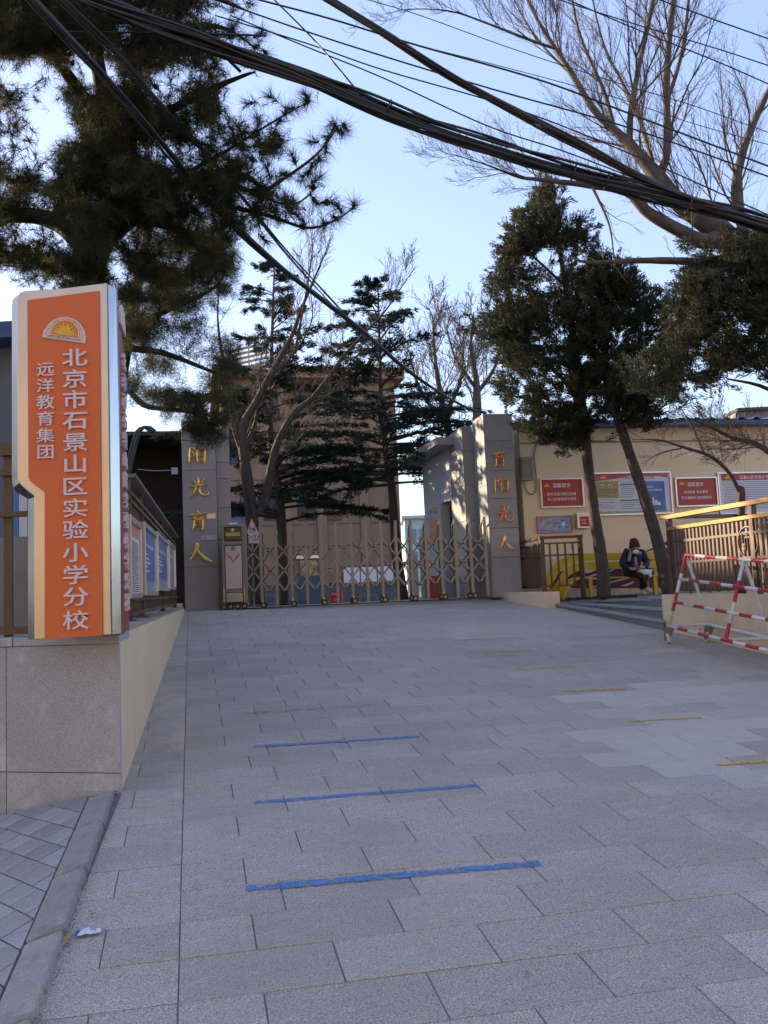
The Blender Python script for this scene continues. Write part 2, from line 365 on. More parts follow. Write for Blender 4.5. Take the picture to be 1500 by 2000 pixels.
for k in range(-8,45):
    a=k*PA; 
    # field
    st=0.0; seq=[]
    b=0. 
    first=.3 if k%2 else .6
    if k%7==3: first=.45
    ws=[first]+[.6]*18
    for wd in ws: seq.append((b,wd)); b+=wd
    b=0.; wsl=[.3 if k%2 else .6]+[.6]*5
    for wd in wsl: b-=wd; seq.append((b,wd))
    for b,wd in seq:
        P=O+FR*(a+PA/2)+LP*(b+wd/2)
        if P[1]<.6: continue
        s_=float(P@D); eu=EDU(s_)+.03
        if float(P@LAT)+wd/2<eu-.05: continue
        if P[2]>-.0: continue
        x,y=proj(P)
        s=P@D; 
        if x<-150 or x>3600: continue
        vis=(-60<x<1560 and y<2080 and y>1150)
        cand.append((P[1],vis,k,a,b,wd,x,y))
near=sorted([c for c in cand if c[1]],key=lambda c:c[0])[:298]
nearset={(c[2],c[4]) for c in near}
cnt=0
for c in near:
    _,_,k,a,b,wd,x,y=c
    m=G_pav
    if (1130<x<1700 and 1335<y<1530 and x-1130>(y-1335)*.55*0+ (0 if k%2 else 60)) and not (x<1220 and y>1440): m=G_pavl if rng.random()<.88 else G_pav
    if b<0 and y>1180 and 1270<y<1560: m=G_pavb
    T=O+FR*a+LP*b+NR*rng.uniform(-.0015,.0015)
    mdl=O+FR*(a+PA/2)+LP*b
    if float(mdl@LAT)<EDU(float(mdl@D))+.12 and float(mdl@D)<float(C0_@D)+.1:
        V_=[T+np.array(v.co) for v in pvm(wd,m).vertices[8:12]] if False else [T+np.array(pvm(wd,m).vertices[i].co) for i in range(4,8)]
        en=norm(np.cross(NR,C0_-KA)); en=en if (V_[1]-C0_)@en>0 or True else en
        if (O+LP*5-C0_)@en<0: en=-en
        V_=clip(V_,KA+en*.004,en)
        if len(V_)>2: b1=MB(); b1.prism([q-NR*th for q in V_],NR*th); mk('paver',b1,m,ramp_o)
        continue
    inst('paver',pvm(wd,m),Matrix.Translation(Vector(T)),ramp_o)
far=MB()
for c in cand:
    if (c[2],c[4]) in nearset: continue
    me=pvm(c[5],G_pav); T=O+FR*c[3]+LP*c[4]+NR*rng.uniform(-.0015,.0015)
    far.add([T+np.array(v.co) for v in me.vertices],[tuple(p.vertices) for p in me.polygons])
# level rows by the gate
Pg=O+FR*((sE-O@D)/ (FR@D)); 
for k in range(0,7):
    for j in range(-6,14):
        Q=np.array([Pg[0],Pg[1],0])+D*(.02+k*PA)+L*(j*PB+(.3 if k%2 else 0)); Q[2]=rng.uniform(-.0015,.0015)
        c=[Q+D*.004+L*.004,Q+L*(PB-.004)+D*.004,Q+L*(PB-.004)+D*(PA-.004),Q+L*.004+D*(PA-.004)]
        far.hexa([p-Z3*.03 for p in c]+c)
tag(mk('distant_pavers',far,G_pav,ramp_o),kind='stuff')
# painted lines on the ramp
blue=[wear('worn blue paint',(.095,.215,.44),.415),wear('very worn blue paint',(.10,.22,.44),.50)]
yelm=wear('worn yellow paint',(.62,.36,.07),.40)
def pline(pts0,pts1,wd,m,label,group,cat='painted line'):
    p=onramp(*pts0,.004); q=onramp(*pts1,.004); d=norm(q-p); n=norm(np.cross(NR,d))*wd/2; mb=MB(); N=14
    lo=[];hi=[]
    for i in range(N+1):
        c=p+(q-p)*i/N; j1=1+rng.uniform(-.12,.12); j2=1+rng.uniform(-.12,.12); lo.append(c-n*j1); hi.append(c+n*j2)
    mb.v=[tuple(x) for x in lo+hi]; mb.f=[(i,i+1,N+2+i,N+1+i) for i in range(N)]
    tag(mk('painted_line',mb,m),label,cat,group)
bl=[((480,1735),(1055,1685),.062,0,'boldest blue painted line on the ramp, nearest the viewer'),((497,1567),(933,1533),.055,0,'blue painted line on the ramp, second from the viewer'),((495,1458),(820,1438),.055,0,'thin blue painted line on the ramp, third from the viewer'),((455,1395),(740,1376),.055,1,'faint worn blue painted line on the ramp, farthest visible')]
for a,b,wd,i,lb in bl: pline(a,b,wd,blue[i],lb,'blue queue lines painted on the ramp')
yl=[((1400,1493),(1530,1484),'yellow painted line at the right edge of the pale paving, nearest the viewer'),((1225,1408),(1370,1401),'yellow painted line across the pale cleaned paving, second nearest'),((1100,1350),(1225,1344),'yellow painted line just above the pale paving, third nearest'),((1010,1306),(1118,1301),'yellow painted line on the ramp, fourth from the viewer'),((940,1273),(1035,1270),'thin yellow painted line on the ramp, fifth from the viewer'),((885,1250),(975,1246),'faintest yellow painted line on the ramp, farthest from viewer')]
for a,b,lb in yl: pline(a,b,.048,yelm,lb,'yellow queue lines painted on the ramp')
# ------------------------------------------------------------------ left sidewalk, kerb
p1=onramp(220,1543,.04); p2=onramp(60,1984,.04)
p3=atY(0,1592,5.45)
NS=norm(np.cross(p1-p2,p3-p2)); NS=NS if NS[2]>0 else -NS
def onsw(x,y,off=0.):
    r=ray(x,y); return CAMP+r*(((p1+NS*off-CAMP)@NS)/(r@NS))
kd=norm(p1-p2); kin=norm(np.cross(NS,kd)); kin=kin if kin[0]<0 else -kin
sw=MB(); q=[p2-kd*4,p1+kd*.12,p1+kd*.12+kin*7-kd*.0,p2-kd*4+kin*7]
A=[p-NS*.03 for p in q]; sw.hexa([p-Z3*.5 for p in A]+A)
sw_o=tag(mk('sidewalk',sw,M_joint),'lower sidewalk of small grey tiles beside the ramp',kind='structure')
kw=.155
kb=thing('kerb',p2,'weathered concrete kerb between the tiled sidewalk and the ramp','kerb')
cuts=[-3.,-2.1,-1.2,-.35]
Lk=np.linalg.norm(p1-p2)
def tk(y): # parameter along kerb for pixel row on arris
    best=min(np.linspace(-1,Lk+.2,600),key=lambda t:abs(proj(p2+kd*t)[1]-y)); return best
cuts+= [tk(1984),tk(1812),tk(1690),tk(1600),Lk+.02]
for i in range(len(cuts)-1):
    a,b=cuts[i]+.006,cuts[i+1]-.006
    P=p2+kd*a; Q=p2+kd*b; b1=MB(); j=rng.uniform(-.004,.004)
    top=[P+NS*j,Q+NS*j,Q+kin*kw+NS*j,P+kin*kw+NS*j]; b1.hexa([t-NS*.2 for t in top]+top)
    o=mk('kerb_stone',b1,M_kerb,kb,bevel=.012)
# tiles
Kp=p2+kin*(kw+.006)
WL0=onsw(237,1541); WL1=onsw(0,1592); wn=norm(np.cross(NS,WL1-WL0)); wn=wn if (p2-WL0)@wn>0 else -wn
ang=R_(33); t1=norm(kd*math.cos(ang)+kin*math.sin(ang)); t2=norm(np.cross(NS,t1))
base=onsw(110,1750)
tw,tl=.145,.2
for i in range(-24,25):
    for j in range(-20,21):
        c=base+t1*(i*tl+(tl/2 if j%2 else 0))+t2*(j*tw)
        poly=[c+t1*.004+t2*.004,c+t1*(tl-.004)+t2*.004,c+t1*(tl-.004)+t2*(tw-.004),c+t1*.004+t2*(tw-.004)]
        poly=clip(poly,Kp,kin)
        if len(poly)>2: poly=clip(poly,WL0+wn*.0,wn)
        if len(poly)<3: continue
        cx,cy=proj(sum(poly)/len(poly))
        if cx<-70 or cy>2080: continue
        h=rng.uniform(-.002,.002)
        b1=MB(); b1.prism([p-NS*.03 for p in poly],NS*(.03+h)); mk('tile',b1,M_tile,sw_o)
# ------------------------------------------------------------------ granite plinth and cream retaining wall (left)
W0=onramp(237,1548); W1=onramp(360,1198); WD=norm([W1[0]-W0[0],W1[1]-W0[1],0]); WPL=Pl(W0,WD)   # u along wall
zt=.073
gp=thing('granite_plinth',(W0[0]-.5,W0[1],-1.4),'grey granite clad corner plinth under the orange school sign','plinth')
G0=atz(240,1240,zt); G1=atz(0,1248,zt); FD=norm([G0[0]-G1[0],G0[1]-G1[1],0]); C0=np.array([W0[0],W0[1],0]); FPL=Pl(C0-FD*4,FD)  # u=4 at corner
FPL_u=lambda x:FPL.uv(x,1400)[0]
uj=FPL_u(12)
def fprism(u0,u1,z0,z1_,f0,dep):   # along the front line, sides parallel to the ramp wall
    a=FPL.pt(u0,z0,f0); b=FPL.pt(u1,z0,f0); return MB().prism([a,b,b+WD*dep,a+WD*dep],Z3*(z1_-z0))
mk('plinth_core',fprism(0,3.985,-1.9,zt-.06,-.02,.6),M_joint,gp)
zc=zt-.055
def slab(u0,u1,z0,z1,z0b=None):
    b1=MB(); b1.pbox(FPL,u0+.003,u1-.003,z0+.003,z1-.003,-.02,.0); mk('slab',b1,G_wall,gp,bevel=.002)
zlow=-.80
for u0,u1 in ((.3,uj-1.2),(uj-1.2,uj),(uj,3.995)):
    slab(u0,u1+(.005 if u1>3.9 else 0),zlow,zc); slab(u0,u1+(.005 if u1>3.9 else 0),-1.9,zlow)
for u0,u1 in ((.3,uj-.9),(uj-.9,uj+.06),(uj+.06,4.01)):
    mk('cap_slab',fprism(u0+.003,u1-.003,zc,zt,.012,.62),G_wall,gp,bevel=.004)
# cream wall body along ramp (irregular lower edge)
cw=thing('retaining_wall',W0,'low cream rendered retaining wall along the left of the ramp','wall')
uend=WPL.uv(358,1100)[0]
b1=MB(); N=40; fr=[];
US=[.024+(uend-.024)*i/N for i in range(N+1)]
pts_t=[WPL.pt(u,zt-.0015,.0) for u in US]
pts_b=[WPL.pt(u,gz(WPL.pt(u,0))-.03,0) for u in US]
bk=-FD*.33
b1.v=[tuple(p) for p in pts_t+pts_b]+[tuple(p+bk) for p in pts_t+pts_b]
m_=N+1
for i in range(N):
    b1.f+=[(i,m_+i,m_+i+1,i+1),(2*m_+i,2*m_+i+1,3*m_+i+1,3*m_+i),(i,i+1,2*m_+i+1,2*m_+i)]
b1.f+=[(0,2*m_,3*m_,m_),(N,m_+N,3*m_+N,2*m_+N)]
mk('rendered_face',b1,M_cream,cw)
b1=MB(); b1.pbox(WPL,.66,uend,zt+.001,zt+.022,-.36,-.012); mk('coping',b1,M_capst,cw)
# small end block beyond
e0=WPL.uv(375,1100)[0]
b1=MB(); b1.pbox(WPL,uend+.02,uend+1.1,-.25,zt+.09,-.5,-.07); mk('end_block',b1,M_cream,cw)
# yard behind the plinth (raised planting ground)
b1=MB(); q=[C0+WD*.6-FD*.02,C0+WD*uend-FD*.3,C0+WD*uend-FD*14,C0+WD*.6-FD*14]
q=[np.array([p[0],p[1],.0]) for p in q]; b1.hexa([p-Z3*1.5 for p in q]+q); tag(mk('yard_ground',b1,M_asph),'dark earth of the raised yard behind the left fence',kind='structure')
# ------------------------------------------------------------------ orange sign
YS=5.12
def sp(x,y,Y=YS): return atY(x,y,Y)
def z1(x,y): return (x/2.667, 530+y/2.667)
sg=thing('school_sign',sp(150,1243),'tall orange school name sign with brushed steel frame standing on the granite plinth','sign')
# front outline, metal frame (z1 zoom coordinates)
outer=[(178,1918),(578,1893),(574,1700),(566,900),(555,60),(330,88),(128,102),(104,110),(92,128),(90,160),(91,1060),(96,1095),(112,1118),(178,1172)]
inner=[(232,1915),(533,1896),(527,1300),(515,101),(142,150),(148,1075),(156,1092),(232,1152)]
back=[(146,1918),(632,1886),(630,1700),(622,900),(604,86),(360,100),(128,120),(84,128),(66,148),(62,180),(62,1080),(68,1125),(84,1148),(146,1186)]
def fpts(L_,Y): return [atY(*z1(*p),Y) for p in L_]
A=fpts(outer,YS); B_=fpts(outer,YS+.05)
b1=MB(); b1.loft(A,[p+np.array([0,.03,0]) for p in A]); mk('steel_frame',b1,M_steel,sg,bevel=.004)
# bevelled steel body behind (real depth, flaring outwards)
cA=sum(A)/len(A)
Bk=[]
for p,o_ in zip(A,back):
    q=atY(*z1(*o_),YS+.10); Bk.append(q)
A2=[p+np.array([0,.031,0]) for p in A]; nA=len(A2)
for nm_,m_e,idx in (('right_edge',M_steelc,[0,1,2,3,4]),('left_edge',M_steeld,[6,7,8,9,10,11,12,13]),('top_edge',M_steelc,[4,5,6]),('bottom_edge',M_steeld,[13,0])):  # left edge gets a darker colour in place of its dark reflection
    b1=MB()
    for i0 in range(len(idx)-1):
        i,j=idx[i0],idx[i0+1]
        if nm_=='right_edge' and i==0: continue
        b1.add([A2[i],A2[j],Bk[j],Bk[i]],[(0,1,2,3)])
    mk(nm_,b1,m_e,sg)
Bk2=[p+np.array([0,.03,0]) for p in Bk]
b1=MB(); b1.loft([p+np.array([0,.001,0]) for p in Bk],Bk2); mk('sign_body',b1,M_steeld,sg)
I_=fpts(inner,YS-.012)
b1=MB(); b1.prism(I_,(0,.03,0)); mk('front_panel',b1,M_orange,sg)
Xr=np.array([1,0,0.]); FS=math.hypot(1,0)
mpx=(YS)/F      # metres per photo pixel at the sign
fn=np.array([0,-1.,0])
chars='北京市石景山区实验小学分校'; ys=[450,560,668,780,892,1003,1120,1232,1345,1465,1580,1695,1815]
for ch,yy in zip(chars,ys):
    O_=atY(*z1(392+ (yy-450)*.004,yy),YS-.016); b1=MB(); addtext(b1,ch,O_,Xr,Z3,fn,138/2.667*mpx,104/2.667*mpx,.012,.009,shear=-.0); mk('character',b1,M_letter,sg)
for ch,yy in zip('远洋教育集团',[512,595,682,767,855,942]):
    O_=atY(*z1(239,yy),YS-.016); b1=MB(); addtext(b1,ch,O_,Xr,Z3,fn,98/2.667*mpx,80/2.667*mpx,.009,.008); mk('character',b1,M_letter,sg)
# emblem: tilted half disc
ec=atY(*z1(336,345),YS-.013); er=118/2.667*mpx; et=R_(-11)
ex=np.array([math.cos(et),0,math.sin(et)]); ez=np.array([-math.sin(et),0,math.cos(et)])
def half(r,dz,y,t,mat_,name,par,a0=0,a1=math.pi,sy=1.08):
    n=28; P=[ec+fn*y+ex*r*math.cos(a0+(a1-a0)*i/n)+ez*(r*sy*math.sin(a0+(a1-a0)*i/n)+dz) for i in range(n+1)]
    b1=MB(); b1.prism(P,-fn*t); return mk(name,b1,mat_,par)
em=half(er,-.02,.008,.012,mat('emblem ivory',(.62,.52,.45),.5),'emblem',sg)
half(er*.70,.012,.0095,.002,M_ink if 0 else M_orpr,'emblem_ring',em)
half(er*.66,.013,.0105,.002,mat('emblem pale line',(.75,.68,.6),.5),'emblem_line',em)
half(er*.63,.0135,.0115,.002,M_orange,'emblem_sky',em)
ray_m=mat('emblem yellow',(.72,.42,.04),.5)
b1=MB()
for i in range(15):
    a=math.pi*(i+.5)/15; d=ex*math.cos(a)+ez*math.sin(a); s_=np.cross(d,fn); c=ec+ez*.014+fn*.013
    r0=er*(.34+.1*(i%2)); r1=er*.60; wv=er*.016; b1.add([c+d*r0-s_*wv,c+d*r0+s_*wv,c+d*r1+s_*wv*1.6,c+d*r1-s_*wv*1.6],[(0,1,2,3)])
for q_,(a,rr) in enumerate(((.25,.5),(.6,.46),(1.0,.5),(1.35,.58),(1.57,.36),(1.8,.58),(2.14,.5),(2.54,.46),(2.9,.5))):
    d=ex*math.cos(a)+ez*math.sin(a); s_=np.cross(d,fn); c=ec+ez*.014+fn*(.0134+.0004*q_); w_=er*.09
    b1.add([c-s_*w_*.4,c+s_*w_*.4,c+d*er*rr*.6+s_*w_,c+d*er*rr,c+d*er*rr*.6-s_*w_],[(0,1,2,3,4)])
mk('emblem_rays',b1,ray_m,em)
b1=MB(); addtext(b1,'北京市石景山区实验小学分校',ec-ez*er*.03+fn*.009,ex,ez,fn,er*.118,er*.14,0,.0); mk('emblem_lettering',b1,M_ink,em)
b1=MB()
msg='Beijing Shijingshan Shiyan Experimental Primary School'
for i,ch in enumerate(msg):
    if ch==' ': continue
    a=math.pi*(1-(i+1.5)/(len(msg)+2)); d=ex*math.cos(a)+ez*math.sin(a)*1.08; rr=er*.84; tr=norm(ex*math.sin(a)-ez*math.cos(a)); c=ec+fn*.009+d*rr; c=c+ez*(-.008)
    addtext(b1,ch,c,tr,norm(d),fn,er*.085,er*.10,0,0,res=1)
mk('emblem_english_lettering',b1,M_ink,em)
# side face of the sign, along the wall
SP=Pl(atY(*z1(634,1880),YS+.14),WD); 
Q0=SP.P.copy()
def szt(px_,py_): return SP.uv(px_,py_)
u1=SP.uv(252,1200)[0]
topA=SP.uv(*z1(618,170)); 
zb=zt+.01
zs1=zat(SP.pt(0.02,0),530+170/2.667); zs2=zat(SP.pt(u1,0),530+470/2.667)
b1=MB(); poly=[SP.pt(.0,zb,0),SP.pt(u1,zb,0),SP.pt(u1,zs2,0),SP.pt(u1*.35,zs1-.02,0),SP.pt(0,zs1,0)]
b1.prism(poly,-SP.n*.05); mk('side_panel',b1,M_red,sg)
b1=MB(); poly=[SP.pt(-.0,zb,-.052),SP.pt(u1,zb,-.052),SP.pt(u1,zs2-.01,-.052),SP.pt(u1*.35,zs1-.03,-.052),SP.pt(0,zs1-.01,-.052)]
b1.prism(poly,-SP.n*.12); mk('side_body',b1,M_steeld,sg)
for i,ch in enumerate(chars):
    z_=zs2-.02-(zs2-zb-.12)*(i+.3)/13; b1=MB(); addtext(b1,ch,SP.pt(u1*.56,z_,.006),SP.d,Z3,SP.n,.16,.12,.016,.009); mk('character',b1,M_letter,sg)
b1=MB(); c=SP.pt(u1*.55,(zs1+zs2)/2+.03,.0); n=18
P=[c+SP.d*(.16*math.cos(math.pi*i/n))+Z3*(.17*math.sin(math.pi*i/n)) for i in range(n+1)]; b1.prism(P,SP.n*.014); mk('side_emblem',b1,mat('emblem ivory',(0,0,0)),sg)
# ------------------------------------------------------------------ fence with notice cases on the left wall
def zfence(x,y): p=WPL.hit(x,y); return p[2]
FO=-.17   # fence line set back on the wall top
FP=Pl(WPL.pt(0,0,FO),WD)
fu=lambda x:FP.uv(x,1100)[0]
u_a=fu(252)-.1; u_b=fu(342)
zr=FP.uv(270,962)[1]; 
lf=thing('notice_fence',FP.pt(u_a,zt),'brown railing fence with a sloping top cover on the left cream wall','fence')
ztop=(FP.uv(255,948)[1]+FP.uv(341,1042)[1])/2
b1=MB(); b1.hexa([FP.pt(u_a,ztop-.03,.08),FP.pt(u_b,ztop-.03,.08),FP.pt(u_b,ztop-.06,-.08),FP.pt(u_a,ztop-.06,-.08),FP.pt(u_a,ztop,.08),FP.pt(u_b,ztop,.08),FP.pt(u_b,ztop-.03,-.08),FP.pt(u_a,ztop-.03,-.08)]); mk('top_cover',b1,mat('brown grey cover',(.17,.12,.10),.5,nz=(5,.2)),lf)
posts=[fu(275),fu(316),fu(340)]
for u in [u_a+.05]+posts:
    ibar('post',FP.pt(u,zt),FP.pt(u,ztop-.05),.06,.06,M_fence,lf,up=FP.d)
    ibar('post_foot',FP.pt(u,zt+.02,.0),FP.pt(u,zt+.035,0),.12,.12,M_fence,lf,up=FP.d)
for z_,h in ((ztop-.16,.04),(ztop-.24,.03),(zt+.22,.03),(zt+.09,.04)):
    ibar('rail',FP.pt(u_a,z_,.01),FP.pt(u_b,z_,.01),.04,h,M_fence,lf)
u=u_a+.05
while u<u_b:
    ibar('slat',FP.pt(u,zt+.10,-.005),FP.pt(u,ztop-.16,-.005),.022,.03,M_fence,lf,up=FP.d); u+=.085
cases=[(250,272,'white printed notice with red heading','text','leftmost notice case, a white text sheet under a red heading, beside the sign'),(279,304,'',"blue",'blue notice case with white lettering, second from the orange sign'),(305,327,'','blue','blue notice case with a landscape picture, third from the orange sign'),(327.5,340,'','pale','narrowest notice case at the far end of the left fence')]
NP=Pl(FP.pt(0,0,.07),WD)
for x0,x1,_,kind,lab in cases:
    ua,ub=NP.uv(x0,1100)[0],NP.uv(x1,1100)[0]; um=(ua+ub)/2
    zT=zat(NP.pt(ub,0),{250:1024,279:1043,305:1060,327.5:1068}[x0]); zB=zat(NP.pt(ub,0),{250:1168,279:1163,305:1155,327.5:1152}[x0])
    c=thing('notice_case',NP.pt(um,zB),lab,'notice board','framed notice cases hung on the left fence')
    fw=.045
    for q in ((ua,ub,zT-fw,zT),(ua,ub,zB,zB+fw),(ua,ua+fw,zB+fw,zT-fw),(ub-fw,ub,zB+fw,zT-fw)):
        b1=MB(); b1.pbox(NP,*q,-.03,.03); mk('frame_bar',b1,M_alu,c,bevel=.004)
    fm={'text':M_paper,'blue':M_pblue,'pale':M_pland}[kind]
    b1=MB(); b1.pbox(NP,ua+fw,ub-fw,zB+fw,zT-fw,-.03,.0); mk('poster',b1,fm,c)
    b1=MB(); H=zT-zB; Wd=ub-ua
    if kind=='text':
        b2=MB(); b2.pbox(NP,ua+fw,ub-fw,zT-fw-H*.16,zT-fw,0,.002); mk('heading_band',b2,mat('pink heading print',(.55,.22,.20),.5),c)
        for i in range(26):
            z_=zT-fw-H*(.22+.026*i); 
            u_s=ua+fw+Wd*.08
            while u_s<ub-fw-Wd*.12: l_=rng.uniform(.05,.2)*Wd; b1.pbox(NP,u_s,min(u_s+l_,ub-fw-.03),z_-.007,z_,0,.002); u_s+=l_+.015
        mk('print',b1,M_ink,c)
    else:
        bl_='少年强则国强' if x0==279 else '关爱保护未成年人'
        for i,ch in enumerate(bl_[:6]): addtext(b1,ch,NP.pt(ua+fw+Wd*(.15+.12*i),zT-fw-H*.22,.002),NP.d,Z3,NP.n,Wd*.14,H*.06,0,.004)
        for i in range(5): b1.pbox(NP,ua+fw+Wd*.12,ua+fw+Wd*(.3+.1*(i%3)),zT-H*(.42+.06*i),zT-H*(.40+.06*i),0,.002)
        mk('print',b1,M_letside,c)
        b2=MB(); n=16; P=[NP.pt(ua+fw+(Wd-2*fw)*i/n,zB+fw+H*(.10+.08*abs(math.sin(i*1.7+x0))),.001) for i in range(n+1)]+[NP.pt(ub-fw,zB+fw,.001),NP.pt(ua+fw,zB+fw,.001)]
        b2.prism(P,NP.n*.001); mk('skyline_print',b2,M_pland,c)
# brown iron gate frame left of the sign
GP=Pl(atY(0,1240,5.75),(1,.05)); 
ig=thing('iron_fence',GP.pt(-.2,zt),'brown square tube iron fence at the left edge behind the orange sign','fence')
u9=GP.uv(64,1100)[0]
for x0,x1,y0,y1 in ((-80,27,865,890),(-80,27,917,929),(-80,70,1000,1010),(-80,70,1225,1240)):
    ub=GP.uv(max(x1,60),(y0+y1)/2)[0]; b1=MB(); za=GP.uv(10,y1)[1]; zb_=GP.uv(10,y0)[1]; b1.pbox(GP,-1.6,u9,za,zb_,-.03,.02); mk('rail',b1,M_fence,ig)
for x,wd in ((12,20),(-60,18),(60,10)):
    u=GP.uv(x,1080)[0]; b1=MB(); b1.pbox(GP,u-.03,u+.03,zt,GP.uv(10,866)[1],-.05,-.031); mk('post',b1,M_fence,ig)
# ------------------------------------------------------------------ building with blue eave behind the left fence
def building_box(par,name,pl,u0,u1,z0,z1,dep,m):
    b1=MB(); b1.pbox(pl,u0,u1,z0,z1,-dep,0); return mk(name,b1,m,par)
BL=Pl(np.array([-3.42,8.6,0]),(1,-.02))
lb=thing('blue_roof_house',(-9,9.5,0),'dark shaded house with blue sheet roof edge at the left picture edge','building')
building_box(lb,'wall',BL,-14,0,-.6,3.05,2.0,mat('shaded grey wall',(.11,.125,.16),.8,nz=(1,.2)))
b1=MB(); b1.pbox(BL,-14.2,.05,3.05,3.22,-2.1,.35); mk('roof',b1,M_blue,lb)
b1=MB(); b1.pbox(BL,-14,.002,-.6,1.0,0,.03); mk('plinth',b1,mat('plinth grey',(.20,.19,.18),.8,nz=(2,.3)),lb)
ua=BL.uv(40,1000)[0]; ub=BL.uv(57,1000)[0]
for x0,x1,mm in ((26,38,M_bluep),(39,55,M_white)):
    a,b=BL.uv(x0,1000)[0],BL.uv(x1,1000)[0]; b1=MB(); b1.pbox(BL,a,b,1.0,2.15,0,.025); mk('shutter_panel',b1,mm,lb)
for k in range(3):
    b1=MB(); b1.pbox(BL,-1.4-1.5*k,-.75-1.5*k,1.3,2.6,0,.03); f_=mk('window',b1,M_frame,lb); b1=MB(); b1.pbox(BL,-1.35-1.5*k,-.8-1.5*k,1.36,2.54,.03,.035); mk('pane',b1,M_glassd,f_)
# ------------------------------------------------------------------ dark shed between fence and pillar
SH=Pl(atz(352,1186,0)+np.array([0,1.3,0]),L); sh=thing('dark_shed',SH.pt(-2,0),'dark open sided shed beyond the left fence beside the granite pillar','shed')
zsh=SH.uv(340,843)[1]
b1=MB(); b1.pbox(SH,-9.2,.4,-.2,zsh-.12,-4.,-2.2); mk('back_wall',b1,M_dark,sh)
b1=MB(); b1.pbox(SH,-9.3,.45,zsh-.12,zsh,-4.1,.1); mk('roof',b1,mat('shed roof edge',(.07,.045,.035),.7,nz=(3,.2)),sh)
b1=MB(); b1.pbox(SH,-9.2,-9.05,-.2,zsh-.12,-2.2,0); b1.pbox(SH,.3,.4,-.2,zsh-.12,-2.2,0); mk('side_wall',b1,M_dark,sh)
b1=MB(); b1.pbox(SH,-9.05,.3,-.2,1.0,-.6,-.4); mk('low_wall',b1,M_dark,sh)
x0,z0=SH.uv(335,926); x1,z1_=SH.uv(347,913)
b1=MB(); b1.pbox(SH,x0,x1,z0,z1_,-.1,0); tag(mk('junction_box',b1,M_ligr),'small pale junction box under the dark shed roof','junction box')
b1=MB(); b1.tube([SH.pt(*SH.uv(268,916),-.05),SH.pt(*SH.uv(300,919),-.05),SH.pt(*SH.uv(335,918),-.05)],.012,5); tag(mk('conduit',b1,M_ligr),'thin pale conduit running to the junction box in the shed','cable')
P=[SH.pt(*SH.uv(x,y),.15) for x,y in ((250,930),(256,900),(264,868),(272,845),(280,837),(290,838),(300,846))]
cb=thing('curved_pipe',P[0],'bundle of dark pipes arching over the shed roof edge','pipe')
for k in range(4): b1=MB(); b1.tube([p+np.array([.05*k-.08,.03*(k%2),.012*k]) for p in P],.035,6); mk('pipe',b1,mat('grey green pipe',(.06,.07,.06),.5),cb)
# unseen tall block added further left to shade the ramp
tb=thing('shade_block',(-30,30,0),'unseen three storey block added beyond the left picture edge to shade the ramp','building')
b1=MB(); b1.box(-42,-24,17,48,-.6,10.2); mk('wall',b1,M_beige,tb)
b1=MB(); b1.box(-42.3,-23.7,16.7,48.3,10.2,10.5); mk('roof',b1,M_brown2,tb)
for j in range(3):
    for i in range(7): b1=MB(); b1.box(-24.,-23.95,19+4*i,20.8+4*i,.8+3.1*j,2.5+3.1*j); mk('window',b1,M_glassd,tb)
# ------------------------------------------------------------------ strokes for the gold characters
GL={'人':[[(42,5,9),(40,16,15),(34,38,13),(24,58,10),(4,84,3)],[(37,36,5),(50,54,12),(66,72,17),(84,82,15),(99,88,4)]],
'阳':[[(18,12,8),(14,50,9),(12,94,3)],[(18,14,7),(38,12,8),(29,34,7),(38,48,8),(22,60,4)],[(52,26,8),(50,56,9),(54,90,5)],[(50,26,6),(72,20,8),(88,18,8),(88,52,9),(84,90,6)],[(54,54,5),(82,50,6)],[(54,82,5),(82,78,6)]],
'光':[[(47,0,8),(51,16,9),(49,38,6)],[(26,14,8),(36,26,7),(40,36,4)],[(80,6,8),(70,20,7),(58,36,4)],[(8,46,4),(30,43,7),(60,38,8),(90,34,6)],[(40,42,8),(34,62,8),(22,80,6),(4,98,3)],[(58,40,6),(54,62,9),(60,80,11),(78,88,10),(94,84,9),(97,64,3)]],
'育':[[(46,0,8),(54,10,8)],[(4,22,5),(30,18,8),(60,15,8),(96,12,6)],[(46,18,7),(36,28,6),(24,37,5),(48,36,7),(70,36,6)],[(60,24,5),(76,38,7)],[(32,46,7),(31,74,8),(22,98,3)],[(32,46,5),(54,43,7),(72,42,9),(72,72,9),(70,94,8),(58,88,3)],[(36,59,5),(68,57,5)],[(36,73,5),(68,71,5)]]}
